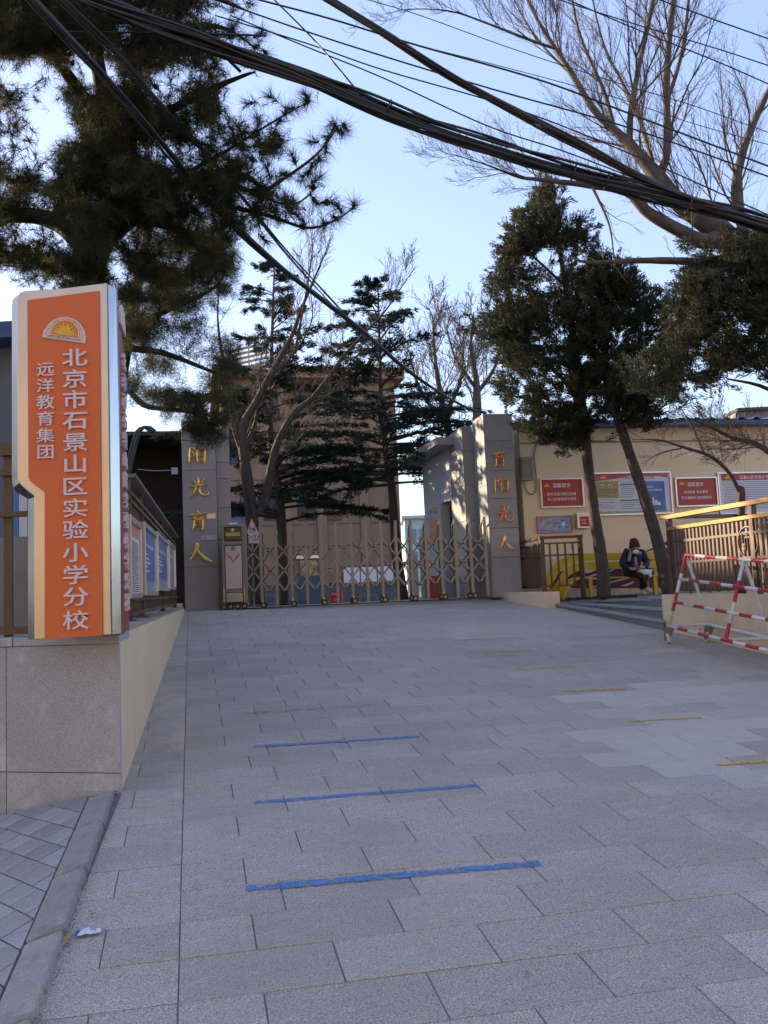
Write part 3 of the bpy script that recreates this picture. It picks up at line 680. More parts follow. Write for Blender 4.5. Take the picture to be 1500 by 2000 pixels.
def glyph(ch,O_,r,u,n,size,m,par,ext=.03):
    b1=MB()
    for k,st in enumerate(GL[ch]):
        pts=np.array([(a,b) for a,b,_ in st],float); wd=np.array([c for *_,c in st],float)
        T=np.linspace(0,len(st)-1,len(st)*4-3); i=np.minimum(T.astype(int),len(st)-2); f_=(T-i)[:,None]
        P=[]
        for t in T:
            j=int(min(t,len(st)-2)); f__=t-j; p0=pts[max(j-1,0)];p1_=pts[j];p2_=pts[j+1];p3_=pts[min(j+2,len(st)-1)]
            P.append(.5*((2*p1_)+(-p0+p2_)*f__+(2*p0-5*p1_+4*p2_-p3_)*f__**2+(-p0+3*p1_-3*p2_+p3_)*f__**3))
        P=np.array(P); Wt=np.interp(T,range(len(st)),wd); dv=np.gradient(P,axis=0); dv/=np.linalg.norm(dv,axis=1)[:,None]+1e-9; nn=np.stack([-dv[:,1],dv[:,0]],1)
        e=ext+.0012*k; V=[]; Fc=[]
        def W3(p,h): return O_+r*((p[0]-50)/100*size)+u*((50-p[1])/100*size)+n*h
        for q in range(len(P)):
            a=P[q]-nn[q]*Wt[q]*.62; b=P[q]+nn[q]*Wt[q]*.62; V+=[W3(a,0),W3(a,e*.7),W3(P[q],e*1.25),W3(b,e*.7),W3(b,0)]
        for q in range(len(P)-1):
            for s in range(4): Fc.append((q*5+s,(q+1)*5+s,(q+1)*5+s+1,q*5+s+1))
        Fc.append((0,1,2,3,4)); z=(len(P)-1)*5; Fc.append((z+4,z+3,z+2,z+1,z)); b1.add(V,Fc)
    return mk('character',b1,m,par)
# ------------------------------------------------------------------ gate pillars
def course_block(par,pl,u0,u1,zs,o0,o1,m,name='granite_block'):
    for i in range(len(zs)-1):
        b1=MB(); b1.pbox(pl,u0,u1,zs[i]+(.004 if i else 0),zs[i+1]-.004,o0,o1); mk(name,b1,m,par,bevel=.003)
        if i: 
            pass
PLB=atz(362,1194,0); PL_=Pl(PLB,L); 
ul=0.; ur=PL_.uv(428,1150)[0]; ur2=PL_.uv(455,1150)[0]
lp=thing('gate_pillar',PL_.pt(.3,0),'left granite gate pillar with four gold characters beside the gate motor','pillar')
zc_=[PL_.uv(395,y)[1] for y in (1107,918)]
Ztop=3.86
zs=[0,zc_[0],zc_[1],(zc_[1]+Ztop)/2+.1,Ztop]
b1=MB(); b1.pbox(PL_,.004,ur-.004,0,Ztop-.01,-.9,-.03); mk('core',b1,M_joint,lp)
course_block(lp,PL_,0,ur,zs,-.6,.0,G_pil)
zs2_=[0]+[PL_.uv(440,y)[1] for y in (1053,991,933)]+[3.0,Ztop-.15]
course_block(lp,PL_,ur+.006,ur2,zs2_,-.9,-.10,G_pil)
gold_y=[(385,890),(388,953),(387,1018),(391,1081)]
for ch,(x,y) in zip('阳光育人',gold_y):
    O_=PL_.pt(*PL_.uv(x,y),.002); glyph(ch,O_,PL_.d,Z3,PL_.n,36/F*O_[1]*1.02*(1.25 if ch=='人' else 1.08),M_gold,lp)
def nosmoke(mb,c,r,u,n,R0,k=16):
    for i in range(k):
        a=2*math.pi*i/k; b=2*math.pi*(i+1)/k
        f=lambda t,q:c+r*math.cos(t)*q+u*math.sin(t)*q
        mb.add([f(a,R0*.8),f(b,R0*.8),f(b,R0),f(a,R0)],[(0,1,2,3)])
    d=norm(r-u); e=norm(r+u)*R0*.08; c2=c+n*.0006; mb.add([c2-d*R0*.8-e,c2+d*R0*.8-e,c2+d*R0*.8+e,c2-d*R0*.8+e],[(0,1,2,3)]); return mb
a,b=PL_.uv(393,1056),PL_.uv(424,1044)
ns=thing('no_smoking_sign',PL_.pt(a[0],a[1]),'small pink no smoking sign on the left gate pillar','sign')
b1=MB(); b1.pbox(PL_,a[0],b[0],a[1],b[1],0.001,.01); mk('plate',b1,mat('pink plate',(.55,.25,.27),.4),ns)
b1=MB(); b1.pbox(PL_,a[0]+.012,b[0]-.012,a[1]+.012,b[1]-.012,.0105,.012); mk('face',b1,mat('pale pink face',(.62,.50,.52),.4),ns)
b1=MB(); cc=PL_.pt(a[0]+.075,(a[1]+b[1])/2,.0125); nosmoke(b1,cc,PL_.d,Z3,PL_.n,.045); b1.add([cc-PL_.d*.03-Z3*.006,cc+PL_.d*.03-Z3*.006,cc+PL_.d*.03+Z3*.006,cc-PL_.d*.03+Z3*.006],[(0,1,2,3)])
addtext(b1,'禁止吸烟',PL_.pt((a[0]+b[0])/2+.055,(a[1]+b[1])/2+.015,.0125),PL_.d,Z3,PL_.n,.042,.042,0,.0); addtext(b1,'NO SMOKING',PL_.pt((a[0]+b[0])/2+.055,(a[1]+b[1])/2-.028,.0125),PL_.d,Z3,PL_.n,.022,.022,0,.0); mk('print',b1,M_redink,ns)
a,b=PL_.uv(404,1013),PL_.uv(421,1003); b1=MB(); b1.pbox(PL_,a[0],b[0],a[1],b[1],.001,.012); tag(mk('metal_plate',b1,M_alu),'small blank metal plate beside the gold character on the left pillar','plate')
# lamp on the left pillar
q=PL_.pt(*PL_.uv(442,816),0); lm=thing('flood_lamp',q,'small flood lamp fixed near the top of the left pillar','lamp')
b1=MB(); b1.pbox(PL_,PL_.uv(430,816)[0],PL_.uv(446,816)[0],q[2]-.05,q[2]+.03,.0,.25); mk('housing',b1,M_alu,lm,bevel=.02)
b1=MB(); b1.ball(PL_.pt(PL_.uv(444,820)[0],q[2]-.05,.25),.06); mk('head',b1,M_black,lm,smooth=True)
# right pillar
RB=atz(963,1167,0); RB=atY(963,1167,16.3); PR=Pl(RB,L); zb0=RB[2]
uw=PR.uv(1017,1100)[0]
rpil=thing('gate_pillar',PR.pt(.3,zb0),'right granite gate pillar with four rose gold characters and stepped sunlit flank','pillar')
zR=zat(PR.pt(0,0),808)
zcs=[zb0]+[PR.uv(990,y)[1] for y in (1088,1031,973,919,861)]+[zR]
b1=MB(); b1.pbox(PR,.01,uw-.004,zb0,zR-.01,-.68,-.03); mk('core',b1,M_joint,rpil)
course_block(rpil,PR,.021,uw,zcs,-.65,0,G_pil)
# left flank slabs of main
def flank(pl,u,zs,o0,o1,m,par):     # thin slabs whose visible face looks to -u
    for i in range(len(zs)-1):
        b1=MB(); b1.pbox(pl,u,u+.02,zs[i]+(.004 if i else 0),zs[i+1]-.004,o0,o1); mk('flank_slab',b1,m,par,bevel=.002)
zq=[zb0,zb0+.75,zb0+1.5,zb0+2.25,zb0+3.0,zR]
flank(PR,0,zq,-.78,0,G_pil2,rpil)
u2=-(22/F*17.3); zR2=zR-.10
zq2=[zb0,zb0+.8,zb0+1.6,zb0+2.35,zb0+3.05,zR2]
b1=MB(); b1.pbox(PR,u2+.02,.0,zb0,zR2-.01,-1.9,-.81); mk('stepped_core',b1,M_joint,rpil)
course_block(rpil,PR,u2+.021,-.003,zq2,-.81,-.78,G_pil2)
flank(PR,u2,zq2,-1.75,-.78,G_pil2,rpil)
for ch,(x,y) in zip('育阳光人',[(975,897),(979,948),(985,1005),(989,1062)]):
    O_=PR.pt(*PR.uv(x,y),.002); glyph(ch,O_,PR.d,Z3,PR.n,33/F*O_[1]*1.05,M_copper,rpil)
# ------------------------------------------------------------------ accordion gate
GA=atz(432,1192,0); GB=atY(957,1166,16.1); GB[2]=0
GPl=Pl(GA,GB-GA); GLn=np.linalg.norm((GB-GA)[:2]); 
gt=thing('accordion_gate',GPl.pt(2,0),'champagne metal folding accordion gate closed across the school entrance','gate')
gu=lambda x:GPl.uv(x,1100)[0]
uh0,uh1=gu(434),gu(478)
# drive head
zh=zat(GPl.pt((uh0+uh1)/2,0),1024)
def gb(u0,u1,z0,z1_,o0,o1,m,name,bev=.004,par=None):
    b1=MB(); b1.pbox(GPl,u0,u1,z0,z1_,o0,o1); return mk(name,b1,m,par or gt,bevel=bev)
hd=gb(uh0+.04,uh1-.04,.13,zh-.02,-.42,-.03,mat('head core',(.03,.03,.035),.5),'drive_head')
for u in (uh0,uh1-.045): 
    for o in (-.45,-.045): gb(u,u+.045,.1,zh,o,o+.045,M_gate,'corner_post',par=hd)
gb(uh0+.045,uh1-.045,zh-.05,zh,-.45,0,M_gate,'top_cap',par=hd)
Hh=zh
zl=[PL_ and GPl.uv(456,y)[1] for y in (1058,1064,1148,1156,1176)]
gb(uh0+.045,uh1-.045,GPl.uv(456,1064)[1],GPl.uv(456,1057)[1],-.04,.002,M_gate,'cross_rail',par=hd)
gb(uh0+.045,uh1-.045,GPl.uv(456,1157)[1],GPl.uv(456,1151)[1],-.04,.002,M_gate,'cross_rail',par=hd)
gb(uh0+.06,uh1-.06,GPl.uv(456,1150)[1],GPl.uv(456,1066)[1],-.03,-.008,mat('ivory head panel',(.55,.50,.44),.3,metal=.3,nz=(2,.2)),'front_panel',par=hd)
gb(uh0+.06,uh1-.06,GPl.uv(456,1176)[1],GPl.uv(456,1158)[1],-.03,-.008,M_steelc,'bumper_panel',par=hd)
z0_,z1g=GPl.uv(456,1055)[1],GPl.uv(456,1031)[1]
gb(uh0+.055,uh1-.055,z0_,z1g,-.03,-.01,mat('bronze glass',(.17,.12,.05),.15,metal=.4),'top_window',par=hd)
gb(uh0+.08,uh1-.08,z0_+(z1g-z0_)*.33,z0_+(z1g-z0_)*.62,-.01,-.004,mat('gold strip',(.5,.38,.16),.3,metal=.5),'window_strip',par=hd)
b1=MB(); um=(uh0+uh1)/2; nosmoke(MB(),GPl.pt(um,1,0),GPl.d,Z3,GPl.n,.03)
def ringlogo(c,r0,m):
    b1=MB()
    for i in range(16):
        a=2*math.pi*i/16; b=2*math.pi*(i+1)/16; f=lambda t,q:c+GPl.d*math.cos(t)*q+Z3*math.sin(t)*q
        b1.add([f(a,r0*.76),f(b,r0*.76),f(b,r0),f(a,r0)],[(0,1,2,3)])
    addtext(b1,'大',c,GPl.d,Z3,GPl.n,r0*1.2,r0*1.2,0,.03); mk('logo',b1,m,hd)
ringlogo(GPl.pt(um,GPl.uv(456,1071.5)[1],-.004),.042,M_ink); ringlogo(GPl.pt(um,GPl.uv(456,1035)[1],.0),.034,M_letside)
b1=MB(); zc0=GPl.uv(456,1098)[1]; 
for sg_ in (-1,1):
    P=[(0,0),(.05,.07),(.085,.135),(.125,.175),(.118,.13),(.092,.115),(.088,.095),(.062,.085),(.0,-.02)][:9]
    P=[(0,-.03),(.03,.03),(.062,.07),(.068,.055),(.088,.10),(.128,.172),(.06,.125),(.02,.06),(0,.015)]
    P=[GPl.pt(um+sg_*a*1.05,zc0+b,-.0055) for a,b in P]; P=P if sg_>0 else P[::-1]; b1.add(P,[tuple(range(len(P)))])
mk('wing_emblem',b1,mat('wing orange red',(.55,.09,.05),.5),hd)
b1=MB(); b1.pbox(GPl,um-.08,um+.08,zh,zh+.035,-.1,-.08); mk('label_plate',b1,M_letside,hd)
def wheel(par,c,ax,r,wd,name='wheel'):
    ax=norm(ax); b1=MB(); b1.tube([c-ax*wd/2,c+ax*wd/2],r,14); t=mk(name,b1,M_black,par)
    b1=MB(); b1.tube([c-ax*(wd/2+.004),c+ax*(wd/2+.004)],r*.55,10); mk('rim',b1,mat('bronze rim',(.28,.22,.12),.4,metal=.6),t); return t
gb(uh0-.02,uh1+.02,.085,.13,-.45,.0,M_gated,'base_plate',par=hd)
for i in range(4): wheel(gt,GPl.pt(uh0+.02+(uh1-uh0-.04)*i/3,.062,.02),GPl.n,.06,.05)
for u in (uh0+.02,uh1-.02): ibar('hazard_strip',GPl.pt(u,.16,.012),GPl.pt(u,.42,.012),.02,.02,M_yel,gt,up=GPl.n)
NPST=17; posts=[]; M_gatr=mat('shade darkened gate metal',(.10,.088,.068),.45,metal=.5)  # rear bars: same gate metal, darkened in colour to imitate shade
u_s,u_e=uh1+.02,GLn-.03
for i in range(NPST): posts.append(u_s+(u_e-u_s)*i/(NPST-1))
zp=1.64; OB=-.42
zp=zat(GPl.pt(posts[8],0),1019)
nodes=[.80,.565,.325,.205]
zA,zB_,zC,zD=zp*.80,zp*.565,zp*.33,zp*.20
for i,u in enumerate(posts):
    wheeled=i%2==1
    z0=.04 if not wheeled else .16
    ibar('post',GPl.pt(u,z0,0),GPl.pt(u,zp,0),.052,.038,M_gate,gt,up=GPl.n)
    if wheeled:
        ibar('post_foot',GPl.pt(u,.17,.0),GPl.pt(u+.03,.07,.02),.03,.03,M_yel,gt,up=GPl.n); wheel(gt,GPl.pt(u+.03,.062,.04),GPl.n,.06,.04); wheel(gt,GPl.pt(u-.0,.062,OB),GPl.n,.06,.04)
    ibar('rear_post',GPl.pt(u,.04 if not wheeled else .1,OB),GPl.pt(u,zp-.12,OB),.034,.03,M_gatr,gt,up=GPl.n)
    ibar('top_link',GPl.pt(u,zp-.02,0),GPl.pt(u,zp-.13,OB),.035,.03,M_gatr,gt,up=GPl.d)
    if i<NPST-1:
        v=posts[i+1]; m_=(u+v)/2
        for o in (.0,OB):
            prs=[((u,zA),(v,zB_)),((u,zB_),(v,zA)),((u,zB_),(v,zC)),((u,zC),(v,zB_)),((u,zC),(m_,zD)),((v,zC),(m_,zD))]
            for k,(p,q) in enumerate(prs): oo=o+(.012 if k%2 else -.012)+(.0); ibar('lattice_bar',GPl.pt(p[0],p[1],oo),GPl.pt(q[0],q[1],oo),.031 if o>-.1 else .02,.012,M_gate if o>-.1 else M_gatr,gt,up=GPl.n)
            for zz in ((zA+zB_)/2,(zB_+zC)/2,zD): ibar('pivot',GPl.pt(m_,zz,o-.03),GPl.pt(m_,zz,o+.03),.036,.03,M_gated,gt)
for o in (-.42,0): b1=MB(); b1.pbox(GPl,uh0-.05,GLn+.05,0.0,.012,o-.04,o+.03); mk('floor_track',b1,M_gated,gt)
# ------------------------------------------------------------------ right building
WB=atY(1150,1168,17.0); PW=Pl(WB,L); zg=-.07
wu=lambda x,y=1000:PW.uv(x,y)
ze=wu(1250,836)[1]
rb=thing('cream_building',PW.pt(2,zg),'single storey cream building with blue corrugated roof and painted mural','building')
uL=wu(1000)[0]+.25; 
b1=MB(); b1.pbox(PW,uL,11,zg-.6,ze+.03,-5,0); mk('wall',b1,M_creamw,rb)
b1=MB(); b1.pbox(PW,uL,11,wu(1250,864)[1],wu(1250,862)[1]+.01,.0,.012); mk('wall_groove',b1,mat('groove shade paint',(.30,.23,.15),.8),rb)
rf=MB(); b1=rf; b1.pbox(PW,uL-.1,11.3,ze,ze+.09,-.1,.34); ro=mk('roof',rf,M_blue,rb)
b1=MB(); u=uL-.1; step=.035; nU=int((11.3-u)/step); V=[];Fc=[]
for i in range(nU+1):
    ph=(i*step)/.35; h=.05*max(0,math.sin(2*math.pi*ph))**.6 if math.sin(2*math.pi*ph)>0 else 0
    V+=[PW.pt(u+i*step,ze+.1+h,.36),PW.pt(u+i*step,ze+.75+h,-5.)]
for i in range(nU): Fc.append((2*i,2*i+2,2*i+3,2*i+1))
b1.add(V,Fc); mk('roof_sheet',b1,M_blue,ro)
# mural
yM=lambda p:PW.pt(*PW.uv(1000+p[0]/5,1000+p[1]/5),.0)
def mural(poly,m,o,name):
    P=[PW.pt(*PW.uv(1000+x/5,1000+y/5),o) for x,y in poly]; b1=MB(); b1.prism(P,PW.n*.002); mk(name,b1,m,rb)
mural([(130,735),(380,690),(430,590),(600,560),(740,600),(900,540),(1100,480),(1300,385),(1500,290),(1700,200),(2000,100),(2250,60),(2500,60),(2500,738),(130,748)],M_wine,.002,'mural_wave')
for pl_ in ([(740,628),(840,590),(840,610),(740,650)],[(760,735),(1120,640),(1170,640),(800,735)],[(1060,722),(1180,680),(1200,684),(1120,722)],[(940,580),(1000,555),(1000,562),(940,590)],[(1300,395),(1410,360),(1500,320),(1500,345),(1330,405)],
   [(1500,640),(1900,470),(1900,500),(1500,670)],[(1560,700),(2100,480),(2100,510),(1640,710)],[(1500,330),(1900,190),(1900,215),(1500,352)],[(1900,130),(2500,90),(2500,110),(1900,160)],[(1900,560),(2500,400),(2500,440),(1900,600)],[(480,720),(600,745),(600,752),(470,730)],[(1330,560),(1480,540),(1480,560),(1330,580)],[(1380,600),(1500,575),(1500,590),(1380,615)]):
    mural(pl_,M_stripe,.0045,'mural_stripe')
for x0 in (1700,1950,2200): mural([(x0,470),(x0+70,440),(x0+60,760),(x0-10,760)],M_yellow,.0065,'mural_ribbon')
mural([(-100,752),(2500,738),(2500,860),(-100,870)],mat('cream plinth paint',(.52,.40,.24),.85,nz=(3,.2)),.004,'plinth_band')
# notices on the wall
def notice(x0,y0,x1,y1,label,face,fw=.035,frame=M_alu,cat='notice board',name='notice_board',group='framed notices on the cream wall'):
    a=PW.uv(x0,y1); b=PW.uv(x1,y0); a=(a[0],PW.uv((x0+x1)/2,y1)[1]); b=(b[0],PW.uv((x0+x1)/2,y0)[1])
    t=thing(name,PW.pt(a[0],a[1]),label,cat,group)
    for q in ((a[0],b[0],b[1]-fw,b[1]),(a[0],b[0],a[1],a[1]+fw),(a[0],a[0]+fw,a[1]+fw,b[1]-fw),(b[0]-fw,b[0],a[1]+fw,b[1]-fw)):
        b1=MB(); b1.pbox(PW,*q,.006,.045); mk('frame_bar',b1,frame,t,bevel=.004)
    b1=MB(); b1.pbox(PW,a[0]+fw,b[0]-fw,a[1]+fw,b[1]-fw,.006,.02); mk('poster',b1,face,t)
    return t,a,b
def wtext(t,body,x,y,wpx,m,name='lettering',off=.022,bold=.004,o=.0225,hs=1.):
    c=PW.pt(*PW.uv(x,y),o); V,_=textmb(body,1.,0,bold); wd=V[:,0].max()-V[:,0].min(); s=wpx/F*c[1]/wd; b1=MB(); addtext(b1,body,c,PW.d,Z3,PW.n,s,s*hs,0,bold); mk(name,b1,m,t)
def wrect(t,x0,y0,x1,y1,m,name,o=.0215):
    a=PW.uv(x0,y1); b=PW.uv(x1,y0); b1=MB(); b1.pbox(PW,a[0],b[0],PW.uv((x0+x1)/2,y1)[1],PW.uv((x0+x1)/2,y0)[1],.02,o); mk(name,b1,m,t)
def wsun(t,x,y,r,o=.0225):
    c=PW.pt(*PW.uv(x,y),o); rr=r/F*c[1]; b1=MB(); P=[c+PW.d*rr*math.cos(math.pi*i/10)+Z3*rr*math.sin(math.pi*i/10) for i in range(11)]; b1.add(P,[tuple(range(11))]); mk('sun_emblem',b1,M_orpr,t)
    b1=MB(); P=[p*0+c+PW.n*.001+(p-c)*.62 for p in P]; b1.add(P,[tuple(range(11))]); mk('sun_emblem_centre',b1,ray_m,t)
t,a,b=notice(1056,934,1137,992,'red notice with four rows of white characters, left of the tree trunks',M_postred)
wsun(t,1067,951,6); wtext(t,'温馨提示',1096,948,37,M_letside); wtext(t,'携手共建文明卫生城',1096,965,60,M_letside); wtext(t,'齐心同育城市文明花',1097,975,60,M_letside)
t,a,b=notice(1320,932,1398,990,'red notice between the big poster board and the right fence',M_postred)
wsun(t,1331,947,6); wtext(t,'温馨提示',1357,946,35,M_letside); wtext(t,'共同提高 安全意识',1358,961,52,M_letside); wtext(t,'守交通规则 树文明新风',1360,972,65,M_letside)
t,a,b=notice(1158,922,1308,1006,'large pale notice board with a blue poster, partly behind both tree trunks',M_paper)
b1=MB(); P=[PW.uv(1161,925),PW.uv(1303,925),PW.uv(1303,933),PW.uv(1285,930),PW.uv(1230,929),PW.uv(1185,938),PW.uv(1161,940)]; b1.prism([PW.pt(u,z,.0205) for u,z in P],PW.n*.001); mk('red_swoosh',b1,mat('rose print',(.5,.08,.10),.5),t)
wsun(t,1177,936,7,.024); wtext(t,'北京市石景山区实验小学分校',1235,932,92,M_redink,o=.0245)
wrect(t,1164,940,1206,973,M_khaki,'mustard_sheet'); wrect(t,1257,940,1296,998,M_pblue,'blue_poster')
for k,x in enumerate((1173,1188)): wrect(t,x,947,x+5,953,M_letside,'portrait_photo',.0235); wrect(t,x+1,948.5,x+4,952.6,M_ink,'portrait_photo',.025)
wtext(t,'关爱保护',1268,951,14,M_letside,hs=1.); wtext(t,'未成年人健康成长',1277,957,34,M_letside)
def wlines(t,x0,x1,ys_,m=M_ink,o=.0225,hh=.9,indent=0):
    b1=MB()
    for y in ys_:
        x=x0+rng.uniform(0,indent)
        xe=x1-rng.choice([0,0,0,(x1-x0)*.4])
        while x<xe:
            l_=rng.uniform(1.5,9); a=PW.uv(x,y+hh); b=PW.uv(min(x+l_,xe),y); b1.pbox(PW,a[0],b[0],a[1],b[1],.02,o); x+=l_+rng.uniform(.4,1.)
    mk('print',b1,m,t)
wlines(t,1166,1204,[956,959,962,965,968]); wlines(t,1166,1204,[976],M_redink); wlines(t,1168,1200,[981,984.5,988,991.5])
wrect(t,1210,945,1254,947.5,M_green,'green_band'); wrect(t,1210,976,1254,978.5,M_green,'green_band')
wlines(t,1212,1252,[941.5],M_redink); wlines(t,1211,1253,[950,954,958,962,966,970,981,985,989,993])
b1=MB()
for i in range(26):
    c=PW.pt(*PW.uv(rng.uniform(1259,1295),rng.uniform(979,990)),.0222+.0001*i); r_=rng.uniform(.01,.035); b1.add([c+PW.d*r_*math.cos(k*1.05)+Z3*r_*.6*math.sin(k*1.05) for k in range(6)],[tuple(range(6))])
mk('tree_print',b1,M_green,t)
b1=MB(); c=PW.uv(1277,984)
for du,w_,h_ in ((-.09,.05,.09),(-.03,.03,.17),(.02,.05,.11),(.08,.06,.07)): b1.pbox(PW,c[0]+du,c[0]+du+w_,c[1]-.03,c[1]-.03+h_,.02,.0265)
mk('skyline_print',b1,M_letside,t)
wrect(t,1162,998,1303,1003,mat('pale green print',(.30,.38,.22),.5),'grass_strip')
for i,x in enumerate((1172,1189,1206,1290)):
    b1=MB(); c=PW.pt(*PW.uv(x,1000),.024); b1.add([c+PW.d*.022*math.cos(k*.785)+Z3*.022*math.sin(k*.785) for k in range(8)],[tuple(range(8))]); mk('child_face_print',b1,[M_khaki,M_orpr][i%2],t)
t,a,b=notice(1405,921,1600,1003,'large text notice with red heading behind the right fence',M_paper)
wrect(t,1408,924,1598,937,M_postred,'heading_band'); wsun(t,1420,935,7,.024); wtext(t,'石景山区实验小学分校小手拉大手文明倡议书',1515,931,160,M_letside,o=.0235)
wlines(t,1410,1590,[941+3.6*i for i in range(15)],indent=6)
t,a,b=notice(1049,1008,1115,1041,'small pale blue information board below the red notice',mat('pale blue print',(.30,.38,.58),.5,nz=(3,.1)),fw=.015,frame=mat('pink trim',(.5,.24,.24),.5))
wrect(t,1052,1012,1086,1038,mat('warm photo print',(.44,.40,.42),.5,nz=(9,.5)),'photo_print')
wlines(t,1053,1080,[1013.5],M_redink)
for x,y in ((1090,1022),(1107,1022),(1098,1017),(1092,1029),(1107,1029)): wrect(t,x-3,y-1,x+3,y+1.2,M_pblue,'blue_button',.0232)
wrect(t,1097,1020.5,1103,1027,M_letside,'white_card',.0242); wlines(t,1092,1110,[1013.5],M_pblue); wlines(t,1055,1112,[1035.5,1037.5],M_pblue)
# letter box
a=PW.uv(1123,1033); b=PW.uv(1146,1004)
lbx=thing('letter_box',PW.pt(a[0],a[1]),'small steel letter box with red front beside the information board','letter box')
b1=MB(); b1.pbox(PW,a[0],b[0],a[1],b[1],.004,.14); mk('case',b1,M_alu,lbx,bevel=.006)
b1=MB(); b1.pbox(PW,a[0]+.06,b[0]-.01,a[1]+.035,b[1]-.055,.1405,.146); mk('red_front',b1,M_postred,lbx)
b1=MB(); addtext(b1,'校长',PW.pt(a[0]+.14,(a[1]+b[1])/2+.02,.148),PW.d,Z3,PW.n,.05,.05,0,.0); addtext(b1,'信箱',PW.pt(a[0]+.14,(a[1]+b[1])/2-.04,.148),PW.d,Z3,PW.n,.05,.05,0,.0); mk('lettering',b1,M_letside,lbx)
b1=MB(); b1.pbox(PW,a[0]-.004,b[0]+.004,b[1]-.02,b[1]+.012,.004,.16); mk('lid',b1,M_alu,lbx)
# electric box + cable
a=PW.uv(1006,940); b=PW.uv(1035,894)
eb=thing('electric_box',PW.pt(a[0],a[1]),'grey electric cabinet high on the cream wall beside the right pillar','electric box')
b1=MB(); b1.pbox(PW,a[0]+.1,b[0],a[1],b[1],.004,.14); mk('cabinet',b1,mat('beige grey cabinet',(.25,.22,.18),.6),eb,bevel=.01)
b1=MB(); b1.pbox(PW,a[0]+.13,b[0]-.04,a[1]+.05,b[1]-.05,.1405,.15); mk('door',b1,mat('cabinet door',(.22,.195,.16),.6),eb)
P=[(1022,941),(1024,952),(1030,962),(1039,967),(1046,960),(1046,930),(1042,890),(1047,865),(1060,860),(1110,861),(1200,862)]
b1=MB(); b1.tube([PW.pt(*PW.uv(*p),.03) for p in P],.014,6); tag(mk('wall_cable',b1,mat('grey conduit',(.25,.22,.19),.6)),'grey cable looping from the electric cabinet up the cream wall','cable')
# ------------------------------------------------------------------ right plaza, steps, right low wall
RW0=onramp(1297,1229); RW1=onramp(1500,1278); RWD=norm([RW1[0]-RW0[0],RW1[1]-RW0[1],0]); RP=Pl(RW0,RWD)
zwt=(atY(1292,1162,RW0[1])[2]+atY(1500,1160,RW1[1])[2])/2
T1=atY(1291,1168,12.9); T1L=atY(1128,1173,15.6); 
q=[T1,np.array([RW0[0]+RWD[0]*.2,RW0[1]+.1,0]),RP.pt(8,0,-.15),RP.pt(8,0,-.15)+D*9,PW.pt(11,0,-.1),PW.pt(uL,0,-.1),PR.pt(uw,0,-.3),T1L]
q=[np.array([p[0],p[1],zg]) for p in q]
q=[q[0],q[2],q[4],q[5],q[6],q[7]]
b1=MB(); b1.prism([p-Z3*1.2 for p in q],Z3*1.2); tag(mk('plaza_paving',b1,mat('plaza stone',(.20,.20,.205),.8,nz=(1.5,.2),speck=(90,(.12,.12,.125),(.3,.3,.3)))),'raised stone forecourt in front of the cream building',kind='structure')
st=thing('steps',T1,'grey stone wedge steps fanning out between the ramp and the forecourt','steps')
def tread(rightpx,rY,leftpx,lY,depth,thk,label=None):
    Rr=atY(*rightpx,rY); Lf=atY(*leftpx,lY); dd=np.array([depth*.3,depth,0]); 
    e=[Lf,Rr,Rr+dd,Lf+dd*1.]; b1=MB(); b1.hexa([p-Z3*.5 for p in e]+[p-Z3*.04 for p in e]); mk('riser',b1,mat('riser stone',(.19,.195,.205),.8,nz=(2,.2),speck=(90,(.12,.12,.13),(.28,.28,.29))),st)
    e2=[Lf-dd*.03,Rr-dd*.03,Rr+dd,Lf+dd]; b1=MB(); b1.hexa([p-Z3*.038 for p in e2]+e2); mk('tread',b1,mat('tread stone',(.33,.33,.33),.7,nz=(2,.15),speck=(90,(.22,.22,.22),(.42,.42,.42))),st,bevel=.006)
tread((1296,1168),12.9,(1128,1173),15.4,1.3,.04)
tread((1296,1189),12.25,(1108,1176),15.1,1.0,.04)
tread((1296,1212),11.75,(1085,1178),14.9,.9,.04)
rw=thing('low_wall',RW0,'low cream rendered wall with fence on top at the right behind the barrier','wall')
b1=MB(); N=20; ulen=7.
pts_t=[RP.pt(-.0+ulen*i/N,zwt,.0) for i in range(N+1)]; pts_b=[RP.pt(ulen*i/N,gz(RP.pt(ulen*i/N,0))-.05,0) for i in range(N+1)]
bk=-RP.n*.3; m_=N+1; b1.v=[tuple(p) for p in pts_t+pts_b]+[tuple(p+bk) for p in pts_t+pts_b]
for i in range(N): b1.f+=[(i,m_+i,m_+i+1,i+1),(2*m_+i,2*m_+i+1,3*m_+i+1,3*m_+i),(i,i+1,2*m_+i+1,2*m_+i)]
b1.f+=[(0,2*m_,3*m_,m_),(N,m_+N,3*m_+N,2*m_+N)]; mk('rendered_face',b1,M_cream,rw)
b1=MB(); sdp=Pl(RP.pt(.0,0,-.31),L); b1.pbox(sdp,.02,3.2,-.9,zwt-.002,-.25,0); mk('return_wall',b1,M_cream,rw)
